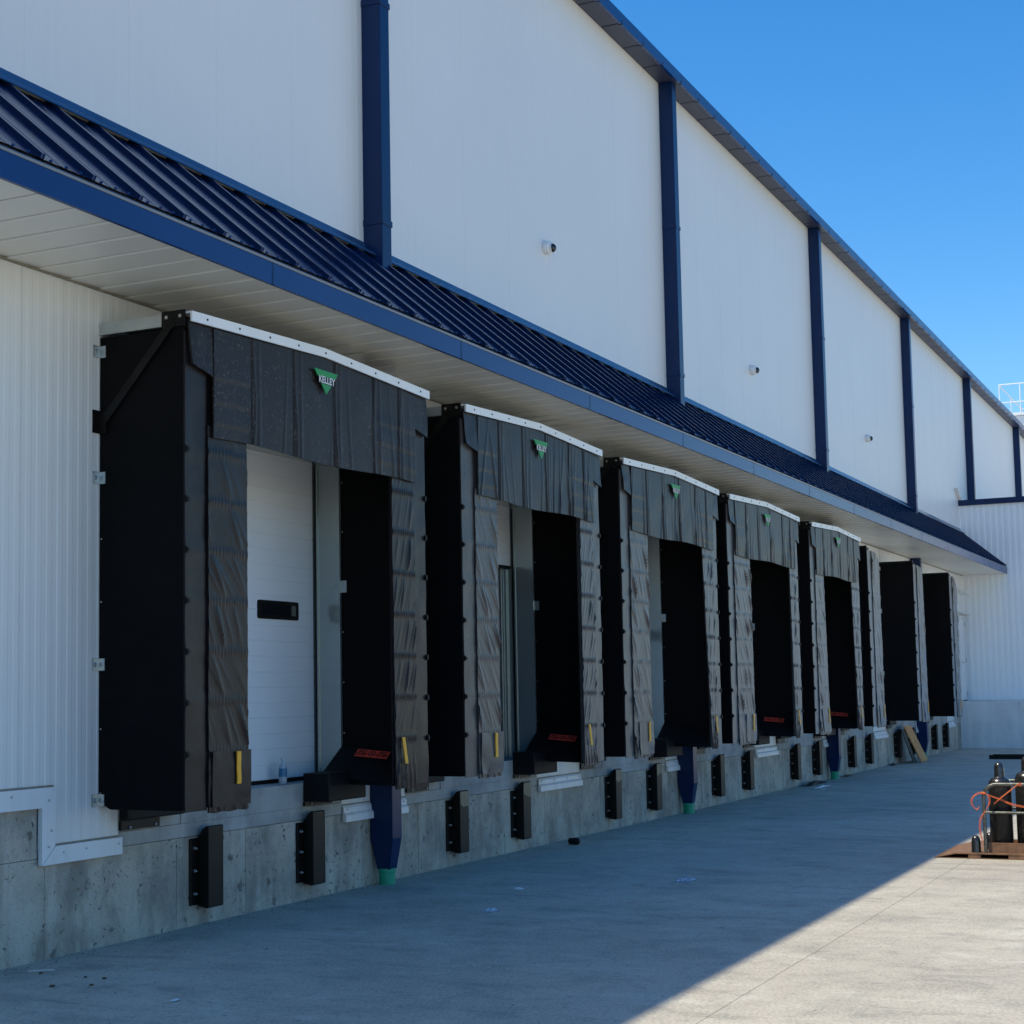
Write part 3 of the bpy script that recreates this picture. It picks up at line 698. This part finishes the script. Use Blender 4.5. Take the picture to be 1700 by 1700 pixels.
        # side beams, brackets and braces
        for sgn, xb in ((-1, a), (1, e)):
            xo_, xi_ = (xb - .010, xb + .03) if sgn < 0 else (xb - .03, xb + .010)
            m = MB(); m.box(xo_, xi_, -.52, -.001, 4.060, 4.142); m.box(xo_ + .001, xi_ - .001, -.685, -.521, 4.062, 4.10)
            m.lathe([(.010, 0), (.010, .001)], 0, 0, 0, 4)
            m.v = m.v[:-8]; m.f = m.f[:12]; m.m = m.m[:12]
            child('side_beam', m, 'galvanised', t)
            m = MB(); x_ = xb - .016 if sgn < 0 else xb + .010
            m.box(x_, x_ + .006, -.715, -.525, 4.052, 4.155)
            pl_ = child('corner_plate', m, 'black_steel', t)
            for yb in (-.565, -.675):
                m = MB(); xx = x_ - .004 if sgn < 0 else x_ + .010; m.tube([(xx, yb, 4.115), (xx + (.004 if sgn < 0 else -.004), yb, 4.115)], .012, 10); child('bolt', m, 'bolt_zinc', pl_)
            m = MB(); zA, zB = 4.09, 3.44; yA, yB = -.62, -.02; x1_ = x_ - .004 if sgn < 0 else x_ + .010
            dy, dz = yB - yA, zB - zA; L = math.hypot(dy, dz); ny, nz_ = -dz / L * .028, dy / L * .028
            m.prism([(yA + ny, zA + nz_), (yB + ny, zB + nz_), (yB - ny, zB - nz_), (yA - ny, zA - nz_)], 'x', x1_, x1_ + .006)
            child('brace', m, 'black_steel', t)
            m = MB(); xx0, xx1 = (xb - .075, xb - .001) if sgn < 0 else (xb + .001, xb + .075)
            m.box(xx0, xx1, -.008, -.003, 3.39, 3.545); m.box(xb - .014 if sgn < 0 else xb + .008, xb - .008 if sgn < 0 else xb + .014, -.07, -.008, 3.39, 3.53)
            child('brace_bracket', m, 'black_steel', t)
        # wedge pad with the warning label, inside the lower right corner
        XW = OPEN[i][1] + .022; zz = lambda X_, Y_: 1.015 + .65 * (X_ - (XW - .30)) + .16 * Y_
        m = MB(); xl = XW - .33; Yb, Yf = -.004, -.66
        vs = [(XW, Yb, zz(XW, Yb)), (XW, Yf, zz(XW, Yf)), (xl, Yf, zz(xl, Yf)), (xl, Yb, zz(xl, Yb)), (XW, Yb, .90), (XW, Yf, .885), (xl + .03, Yf, .885), (xl + .03, Yb, .90)]
        m.add(vs, [(0, 1, 2, 3), (4, 7, 6, 5), (0, 4, 5, 1), (1, 5, 6, 2), (2, 6, 7, 3), (3, 7, 4, 0)])
        wp = child('corner_wedge', m, 'black_panel', t, bevel=.012)
        if i == 2: wp = None
        m = MB(); cs = (XW - .062, -.325)
        du = Vector((-.014 * 0 + .03, -.28, 0)).normalized(); du.z = .65 * du.x + .16 * du.y; du.normalize()
        nrm = Vector((-.65, -.16, 1)).normalized(); dv = nrm.cross(du).normalized()
        c0 = Vector((cs[0], cs[1], zz(*cs))) + nrm * .013
        def SP(u, v, h=0): return tuple(c0 + du * u + dv * v + nrm * h)
        m.add([SP(-.145, -.048), SP(.145, -.048), SP(.145, .048), SP(-.145, .048), SP(-.145, -.048, .003), SP(.145, -.048, .003), SP(.145, .048, .003), SP(-.145, .048, .003)],
              [(0, 3, 2, 1), (4, 5, 6, 7), (0, 1, 5, 4), (1, 2, 6, 5), (2, 3, 7, 6), (3, 0, 4, 7)], 0)
        for uc in (-.092, .092):
            for ln, vc in (('NO', .020), ('STEP', -.020)):
                vs, fs = text_geo(ln, .047, .0022); m.add([SP(uc + x_, vc + y_, .0042) for x_, y_, _ in vs], fs, 1)
        ns = 24
        rg = [SP(.036 * math.cos(2 * math.pi * k / ns), .036 * math.sin(2 * math.pi * k / ns), .0042) for k in range(ns)] + [SP(.028 * math.cos(2 * math.pi * k / ns), .028 * math.sin(2 * math.pi * k / ns), .0042) for k in range(ns)]
        m.add(rg, [(k, (k + 1) % ns, ns + (k + 1) % ns, ns + k) for k in range(ns)], 1)
        for ang in (45, 135, 90):
            ca, sa = math.cos(R(ang)), math.sin(R(ang)); L_ = .030 if ang != 90 else .014; w_ = .004
            m.add([SP(ca * L_ - sa * w_, sa * L_ + ca * w_, .0044 + ang * 1e-6), SP(ca * L_ + sa * w_, sa * L_ - ca * w_, .0044 + ang * 1e-6), SP(-ca * L_ + sa * w_, -sa * L_ - ca * w_, .0044 + ang * 1e-6), SP(-ca * L_ - sa * w_, -sa * L_ + ca * w_, .0044 + ang * 1e-6)], [(0, 1, 2, 3)], 1)
        if wp: child('warning_label', m, ['sign_red', 'ink_black'], wp, clean=False)
    else:
        m = MB(); m.box(a - .002, a + .06, -.69, -.003, 4.046, 4.075); child('frame_cap', m, 'black_steel', t)
    # base pads in the lower corners with their steel foot plates
    spots = [(OPEN[i][0] + .005, .42)] + ([(OPEN[i][1] - .60, .42)] if full else [])
    for q, (xp, pw) in enumerate(spots):
        m = MB()
        if q: m.box(xp, xp + pw + .17, -.245, -.004, .775, 1.0)
        else: m.box(xp, xp + .64, -.075, -.004, .806, .893)
        bp = child('base_pad', m, 'black_rubber', t, bevel=.010)
        m = MB(); x9 = xp + pw
        m.box(xp, x9, -.022, -.003, .738, .772 if q else .804)
        for xx in (xp + .09, x9 - .05): m.lathe([(.010, 0), (.009, -.008), (.003, -.011)], xx, -.0225, .755, 8, 'y', 1)
        child('foot_plate', m, ['black_steel', 'bolt_zinc'], bp)
    # galvanised wall clips and panel screws on the outer face
    for z in (3.945, 3.09, 1.845, .955):
        m = MB(); m.box(a - .068, a - .001, -.006, -.003, z - .04, z + .04); m.box(a - .006, a - .001, -.055, -.006, z - .04, z + .04)
        m.lathe([(.016, 0), (.015, -.008), (.006, -.010)], a - .038, -.006, z, 10, 'y'); child('wall_clip', m, 'galvanised', t)
    m = MB()
    for z in np.arange(1.0, 4.0, .42): m.tube([(a - .003, -.022, z), (a, -.022, z)], .006, 6)
    if full:
        for z in np.arange(1.3, 4.0, .42): m.tube([(OPEN[i][1] + .019, -.022, z), (OPEN[i][1] + .023, -.022, z)], .006, 6)
    child('panel_screws', m, 'bolt_zinc', t)
    if full:
        for z in (2.52,):
            m = MB(); b = OPEN[i][1]; m.box(b + .016, b + .021, -.06, -.004, z - .05, z + .05); m.box(b - .004, b - .001, .0, .07, z - .05, z + .05); m.tube([(b - .008, .045, z), (b - .003, .045, z)], .012, 8); child('jamb_clip', m, 'jamb_metal', t)

# ================================================================== dock bumpers
BX = [9.585, 10.997, 13.597, 15.037, 17.636, 19.036, 21.637, 23.058, 25.72, 27.12, 29.67, 31.09, 33.74, 35.25, 37.83, 39.25]
nm = ['first', 'second', 'third', 'fourth', 'fifth', 'sixth', 'seventh', 'eighth']
for i, X in enumerate(BX):
    side = 'left' if i % 2 == 0 else 'right'
    worn = i in (2, 3, 4, 5)
    t = thing('dock_bumper', (X + .19, -.05, .14), '%s black steel dock bumper below the %s dock shelter%s' % (side, nm[i // 2], ', with scraped brown top' if worn else ''), 'dock bumper', 'black steel dock bumpers on the concrete wall')
    m = MB(); m.box(X, X + .40, -.012, .002, .145, .615); child('back_plate', m, 'black_steel', t, bevel=.003)
    m = MB()
    x0, x1 = X + .085, X + .268; yf = -.108
    m.prism([(-.0125, .135), (-.0125, .615), (-.055, .680), (-.085, .700), (yf + .006, .700), (yf, .694), (yf, .128), (yf + .02, .120)], 'x', x0, x1)
    child('bumper_face', m, 'black_steel', t, bevel=.008)
    if worn or i == 0:
        m = MB(); h = .13 if worn else 0
        if h:
            ed = [(x0 + .004 + (x1 - x0 - .008) * k / 6, .690 - h + rng.uniform(-.02, .02)) for k in range(7)]
            m.prism([(x0 + .004, .690), (x1 - .004, .690)] + list(reversed(ed)), 'y', yf - .0025, yf - .0005); child('scrape', m, 'worn_steel', t)
    for z in (.225, .385, .545):
        m = MB(); m.lathe([(.013, 0), (.013, -.010), (.008, -.011), (.008, -.024), (.003, -.026)], X + .042, -.0125, z, 8, 'y'); child('bolt', m, 'bolt_zinc', t)

# ================================================================== security cameras on the upper wall
for i, (X, lab) in enumerate([(16.225, 'nearest white dome security camera, between the first two downspouts'), (24.22, 'middle white dome security camera, between the second and third downspouts'), (32.25, 'farthest white dome security camera, between the third and fourth downspouts')]):
    t = thing('security_camera', (X, 0, 6.515), lab, 'security camera', 'security cameras on the upper wall')
    m = MB(); m.lathe([(.076, -.002), (.076, -.058), (.070, -.066), (.056, -.070)], X, 0, 6.515, 24, 'y'); autosmooth(child('camera_base', m, 'camera_white', t), 40)
    m = MB(); pr_ = [(.050 * math.cos(R(q)), -.080 - .050 * math.sin(R(q))) for q in range(-30, 90, 10)] + [(.001, -.130)]
    m.lathe(pr_, X + .006, 0, 6.508, 22, 'y'); autosmooth(child('camera_ball', m, 'glass_dark', t), 60)
    m = MB(); m.lathe([(.052, -.072), (.055, -.084), (.052, -.090), (.049, -.080)], X + .006, 0, 6.508, 24, 'y'); autosmooth(child('camera_ring', m, 'camera_white', t), 40)

# ================================================================== roof plant far behind, with railings
pl = thing('rooftop_platform', (64, -2, 9), 'white rooftop platform with guard rails showing above the far eave', 'platform')
m = MB(); m.box(62, 68, -6, .90, 5.0, 11.40); child('equipment_housing', m, 'white_upper', pl)
m = MB(); m.box(61.9, 68, -6, 1.02, 11.41, 11.52); child('platform_deck', m, 'white_trim', pl)
m = MB()
for yy in (1.45, .72, -.6, -2.0): m.tube([(61.95, yy, 11.52 if yy < 1 else 11.3), (61.95, yy, 12.60)], .022, 8)
for z in (12.60, 11.92): m.tube([(61.95, 1.45, z), (61.95, -6, z - .02)], .022, 8)
for z in (12.60, 11.92): m.tube([(61.95, 1.45, z), (68, 1.45, z)], .022, 8)
for xx in (65.0, 68.0): m.tube([(xx, 1.45, 11.3), (xx, 1.45, 12.60)], .022, 8)
for z in (12.60, 11.92): m.tube([(68, 1.45, z), (68, -6, z)], .022, 8)
m.tube([(61.95, 1.45, 11.3), (61.95, .90, 11.46)], .022, 8); m.tube([(68, 1.45, 11.3), (68, .90, 11.46)], .022, 8); m.tube([(65, 1.45, 11.3), (65, .90, 11.46)], .022, 8)
child('guard_rail', m, 'white_trim', pl)
m = MB(); m.box(60.3, 72, -9, -.4, 0, 6.0); child('annex_block', m, 'white_siding', pl)

# ================================================================== cylinders on their pallet
PX = 15.72
t = thing('steel_pallet', (PX + .6, -4.7, 0), 'rusty brown steel pallet under the gas cylinders in the sun', 'pallet')
m = MB(); X0, X1 = PX, PX + 1.25
m.add([(X0, -4.05, .004), (X0, -4.24, .052), (X1, -4.24, .052), (X1, -4.05, .004), (X0, -4.05, 0), (X0, -4.24, .040), (X1, -4.24, .040), (X1, -4.05, 0)], [(0, 1, 2, 3), (4, 7, 6, 5), (0, 4, 5, 1), (3, 2, 6, 7), (0, 3, 7, 4)])
m.box(X0, X1, -5.60, -4.24, .042, .054); child('pallet_deck', m, 'rust_steel', t)
m = MB(); m.box(X0, X1, -5.6, -4.05, .001, .006); child('bottom_plate', m, 'rust_steel', t)
for y in (-4.36, -4.72, -5.2, -5.55):
    m = MB(); wdt = .11 if y > -4.5 else .24
    m.box(X0 + .004, X0 + .10, y - wdt, y, .0065, .0415); child('pallet_block', m, 'rust_steel', t)
    m = MB(); m.box(X1 - .10, X1 - .004, y - wdt, y, .0065, .0415); child('pallet_block', m, 'rust_steel', t)
t = thing('cylinder_cart', (PX + .3, -4.9, .054), 'grey tubular steel cylinder rack with rusty base standing on the pallet', 'cylinder rack')
def arch(x, y0, y1, z1, r_, n=6, z0=.056):
    p = [(x, y0, z0)] + [(x, y0 - r_ + r_ * math.cos(R(90 * k / n)), z1 - r_ + r_ * math.sin(R(90 * k / n))) for k in range(n + 1)] + [(x, y1 + r_ - r_ * math.sin(R(90 * k / n)), z1 - r_ + r_ * math.cos(R(90 * k / n))) for k in range(n + 1)] + [(x, y1, z0)]
    return p
yl_, yr_ = -4.517, -5.42
m = MB(); m.tube(arch(PX + .035, yl_, yr_, .685, .12), .0175, 10); m.tube([(PX + .035, yl_, .425), (PX + .035, yr_, .425)], .013, 8); autosmooth(child('front_hoop', m, 'cart_tube', t), 60)
m = MB(); m.tube(arch(PX + .66, yl_, yr_, .685, .12), .0155, 10); m.tube([(PX + .66, yl_, .425), (PX + .66, yr_, .425)], .013, 8); autosmooth(child('rear_hoop', m, 'cart_tube', t), 60)
m = MB(); m.tube([(PX + .035, yl_, .425), (PX + .66, yl_, .425)], .012, 8); m.tube([(PX + .035, yr_, .425), (PX + .66, yr_, .425)], .012, 8); child('side_bar', m, 'cart_tube', t)
m = MB(); m.box(PX + .055, PX + .061, yr_, yl_ - .02, .056, .132); m.box(PX + .055, PX + .075, yr_, yl_ - .02, .134, .146); m.box(PX + .61, PX + .616, yr_, yl_ - .02, .056, .132); m.box(PX + .062, PX + .609, yr_, yl_ - .02, .056, .068)
child('base_tray', m, 'rust_steel', t)
CYL = [(PX + .20, -4.642, .672, 'black gas cylinder nearest the left post of the rack'), (PX + .22, -4.885, .725, 'taller black gas cylinder second from the left in the rack'), (PX + .21, -5.125, .672, 'black gas cylinder third from the left in the rack, cut by the picture edge')]
for i, (cx, cy, sh, lab) in enumerate(CYL):
    t = thing('gas_cylinder', (cx, cy, .07), lab, 'gas cylinder', 'black gas cylinders in the rack')
    r_ = .104 if i != 1 else .108
    m = MB(); m.lathe([(r_ * .85, 0), (r_, .02), (r_, sh - .075)], cx, cy, .07, 28); b = autosmooth(child('cylinder_body', m, 'cylinder_paint', t), 40)
    m = MB(); m.lathe([(r_ * 1.001, sh - .076), (r_ * .975, sh - .055), (r_ * .90, sh - .032), (r_ * .72, sh - .012), (r_ * .48, sh), (r_ * .42, sh + .012)], cx, cy, .07, 28); autosmooth(child('cylinder_shoulder', m, 'cap_metal', t), 50)
    m = MB(); m.lathe([(r_ * 1.012, .33), (r_ * 1.012, .40)], cx, cy, .07, 28); autosmooth(child('tube_shadow_band', m, 'black_rubber', t), 40)  # dark ring standing in for the shadow of the rack tubes
    m = MB(); m.lathe([(.052, sh - .035), (.048, sh - .01), (.046, sh + .09), (.040, sh + .115), (.026, sh + .135), (.006, sh + .142)], cx, cy, .07, 20); autosmooth(child('valve_cap', m, 'cap_metal', t), 50)
for (cx, cy, lab) in ((PX + .07, -4.425, 'small black cylinder cap standing on the pallet left of the rack'), (PX + .42, -4.50, 'small dark cylinder cap behind the left post of the rack')):
    m = MB(); m.lathe([(.046, 0), (.043, .02), (.042, .10), (.036, .13), (.022, .15), (.004, .156)], cx, cy, .0545, 20)
    o = autosmooth(m.build('spare_cap', 'cap_metal', origin=(cx, cy, .0545)), 50); tag(o, lab, 'cylinder cap')
# orange twine
def curve_pts(P, n=8):
    P = [Vector(p) for p in P]; Q = [P[0]] + P + [P[-1]]; out_ = []
    for i in range(1, len(Q) - 2):
        for k in range(n):
            t_ = k / n; a_, b_, c_, d_ = Q[i - 1], Q[i], Q[i + 1], Q[i + 2]
            out_.append(.5 * ((2 * b_) + (c_ - a_) * t_ + (2 * a_ - 5 * b_ + 4 * c_ - d_) * t_ ** 2 + (3 * b_ - a_ - 3 * c_ + d_) * t_ ** 3))
    return out_ + [P[-1]]
m = MB(); xr = PX + .012; yp = yl_
for off in (0, .007, -.006):
    m.tube(curve_pts([(xr, yp + .005, .605 + off), (xr - .01, yp + .05, .60 + off), (xr - .02, yp + .095 + off, .56), (xr - .02, yp + .10 + off, .50), (xr - .015, yp + .06, .455 + off), (xr - .01, yp + .035, .485)]), .0022, 5)
    m.tube(curve_pts([(xr, yp - .005, .605 + off), (xr - .005, yp - .045 + off, .585), (xr - .01, yp - .055 + off, .52), (xr - .01, yp - .02, .45), (xr - .01, yp + .025 + off, .38), (xr - .01, yp + .040 + off, .30), (xr - .01, yp + .035 + off, .22), (xr - .01, yp + .02 + off, .16 + off * 3)]), .0022, 5)
    m.tube(curve_pts([(xr, yp - .01, .600), (xr + .03, yp - .15, .545 + off), (xr + .02, yp - .33, .485 + off), (xr + .02, yr_, .42)]), .0024, 5)
m.tube(curve_pts([(xr + .045, yp - .09, .505), (xr + .02, yp - .16, .565), (xr + .01, yp - .29, .668), (xr, yp - .33, .70)]), .0055, 6)
m.lathe([(.018, -.012), (.026, -.006), (.026, .006), (.018, .012)], PX + .035, yp, .603, 12)
m.lathe([(.018, -.014), (.024, 0), (.018, .014)], PX + .035, yp - .33, .685, 10)
tag(autosmooth(m.build('orange_twine', 'orange_twine', origin=(PX, yp, .6)), 60), 'orange twine knotted and looped round the left post of the cylinder rack', 'twine')
m = MB(); m.box(36.0, 36.12, -2.75, -1.52, .001, .085); m.box(36.02, 36.10, -2.7, -1.60, .0855, .105)
tag(m.build('steel_beam', 'black_steel', bevel=.005), 'long black beam lying on the ground near the end wall', 'beam')

# ================================================================== planks, bottle, litter
m = MB()
def plank(mb, tl, w_, foot_x, foot_y, thick, wall_y):
    (x0, zt_) = tl
    a_ = Vector((x0, wall_y, zt_)); b_ = Vector((foot_x, foot_y, .002)); d = (b_ - a_); sx = Vector((w_, 0, w_ * .02)); nrm = d.cross(sx).normalized() * thick
    vs = [a_, a_ + sx, b_ + sx, b_]; vs += [v + nrm for v in vs]
    if nrm.y > 0: vs = [v - 2 * nrm * (1 if k > 3 else 0) for k, v in enumerate(vs)]
    mb.add([tuple(v) for v in vs], [(0, 1, 2, 3), (4, 7, 6, 5), (0, 4, 5, 1), (1, 5, 6, 2), (2, 6, 7, 3), (3, 7, 4, 0)])
plank(m, (33.95, .745), .66, 34.42, -.40, .02, -.16)
tag(m.build('plywood_strip', 'plank_wood'), 'tan plywood strip leaning on the wall below the seventh dock shelter', 'plank', 'boards leaning on the wall')
m = MB(); plank(m, (33.72, .70), .30, 34.1, -.30, .02, -.15)
tag(m.build('dark_board', 'plank_dark'), 'dark board leaning behind the tan plywood strip', 'plank', 'boards leaning on the wall')
m = MB(); bx, by, bz = 11.015, .13, FL + .001
m.lathe([(.030, 0), (.033, .01), (.033, .05), (.030, .06), (.033, .07), (.033, .12), (.026, .145), (.013, .165), (.012, .19), (.014, .19), (.014, .205), (.004, .206)], bx, by, bz, 16)
b = autosmooth(m.build('water_bottle', 'clear_plastic', origin=(bx, by, bz)), 50); tag(b, 'clear plastic water bottle standing on the sill of the first dock door', 'bottle')
m = MB(); m.lathe([(.0336, .055), (.0336, .12)], 0, 0, 0, 16); o = m.build('bottle_label', 'plastic_label'); o.parent = b
def crumple(name, x, y, sx, sy, h, mat, lab, cat, seed, grp=None, n=7):
    r = random.Random(seed); m = MB(); vs = []; bot = []
    for j in range(n + 1):
        for i in range(n + 1):
            u, v = i / n - .5, j / n - .5; k = max(0, 1 - (abs(u) * 2) ** 2) * max(0, 1 - (abs(v) * 2) ** 2)
            X_, Y_ = x + u * sx + r.uniform(-.1, .1) * sx, y + v * sy + r.uniform(-.1, .1) * sy
            vs.append((X_, Y_, .006 + h * k * r.uniform(.2, 1.0))); bot.append((X_, Y_, .002))
    fs = [(j * (n + 1) + i, j * (n + 1) + i + 1, (j + 1) * (n + 1) + i + 1, (j + 1) * (n + 1) + i) for j in range(n) for i in range(n)]
    m.add(vs, fs); m.add(bot, [tuple(reversed(f)) for f in fs])
    o = m.build(name, mat, origin=(x, y, 0), clean=False); tag(o, lab, cat, grp); return o
crumple('plastic_wrap', 11.01, -1.68, .13, .10, .035, 'clear_plastic', 'crumpled clear plastic wrap on the ground, nearest of the three', 'litter', 1, 'plastic wrap on the yard')
crumple('plastic_wrap', 12.27, -1.34, .09, .08, .018, 'camera_white', 'small white plastic scrap on the ground, farther from the camera than the nearest crumpled wrap', 'litter', 2, 'plastic wrap on the yard')
crumple('plastic_wrap', 13.28, -2.43, .28, .15, .03, 'clear_plastic', 'wide crumpled clear plastic sheet on the shaded ground, rightmost of the three', 'litter', 3, 'plastic wrap on the yard')
crumple('paper_scrap', 7.255, -1.60, .07, .03, .008, 'camera_white', 'small white paper scrap on the ground near the lower left corner', 'litter', 4)
crumple('paper_scrap', 25.4, -.60, .25, .10, .02, 'camera_white', 'pale scrap on the ground beside the wall debris', 'litter', 14)
m = MB(); m.lathe([(.02, -.065), (.034, -.05), (.036, 0), (.033, .05), (.02, .06)], 15.98, 0, 0, 12, 'y'); m.v = [(a_ + 0, b_ - .29, c_ + .036) for a_, b_, c_ in m.v]
tag(autosmooth(m.build('rubber_lump', 'black_rubber'), 50), 'short black rubber lump lying by the foot of the concrete wall', 'litter')
crumple('debris_strip', 26.75, -.12, 1.2, .13, .07, 'black_rubber', 'black and white torn strip lying against the wall below the fifth shelter', 'debris', 6)
crumple('debris_strip', 25.9, -.45, .9, .06, .03, 'camera_white', 'thin pale torn strip on the ground in front of the fifth shelter', 'debris', 8)
crumple('debris_strip', 29.1, -.10, .5, .10, .05, 'dead_leaf', 'small brown debris against the wall right of the third downspout', 'debris', 9)
crumple('debris_strip', 33.2, -.08, .4, .08, .06, 'black_rubber', 'small dark scrap by the wall left of the leaning planks', 'debris', 10)
for i, (x, y, s_) in enumerate([(7.67, -.32, .05), (7.36, -.67, .06), (7.66, -.66, .04), (7.67, -.79, .05), (7.47, -.86, .05), (8.9, -1.1, .03)]):
    labs = ['brown dead leaf closest to the wall at the lower left', 'largest brown dead leaf, at the lower left', 'brown dead leaf in the middle of the lower left group', 'brown dead leaf right of the middle one at lower left', 'brown dead leaf farthest from the wall in the lower left group', 'lone small dead leaf on the shaded ground right of the leaf group']
    crumple('dead_leaf', x, y, s_ * .55, s_ * .45, .008, 'dead_leaf', labs[i], 'leaf', 20 + i, 'dead leaves on the yard', 3)
m = MB(); m.tube([(7.69, -.20, .006), (7.78, -.33, .007)], .003, 5); tag(m.build('straw', 'camera_white'), 'thin white straw on the ground at the foot of the wall, lower left', 'straw')

m = MB(); m.add([(15.62, -1.0, .004), (15.63, -1.0, .004), (15.93, -3.1, .004), (15.92, -3.1, .004)], [(0, 1, 2, 3)]); m.add([(16.1, -1.3, .004), (16.108, -1.3, .004), (16.3, -2.3, .004), (16.292, -2.3, .004)], [(0, 1, 2, 3)])
tag(m.build('chalk_line', 'white_trim'), kind='structure')

# grit and dust gathered along the foot of the wall
m = MB(); rg = random.Random(3)
for k in range(900):
    x = 6.5 + 28 * rg.random() ** 1.6; y = -abs(rg.gauss(0, .10)) - .006 if k % 3 else -rg.uniform(.05, 3.6); q = rg.uniform(.003, .008) * (1 if k % 3 else .8); a_ = rg.uniform(0, 3)
    p = [(x + q * math.cos(a_ + 2.1 * j), y + q * math.sin(a_ + 2.1 * j), .0005) for j in range(3)] + [(x, y, q * .9)]
    m.add(p, [(0, 2, 1), (0, 1, 3), (1, 2, 3), (2, 0, 3)], rg.randrange(3))
tag(m.build('grit', ['dead_leaf', 'concrete_band', 'plank_dark'], clean=False), 'grit and small stones scattered along the foot of the dock wall', 'grit', kind='stuff')
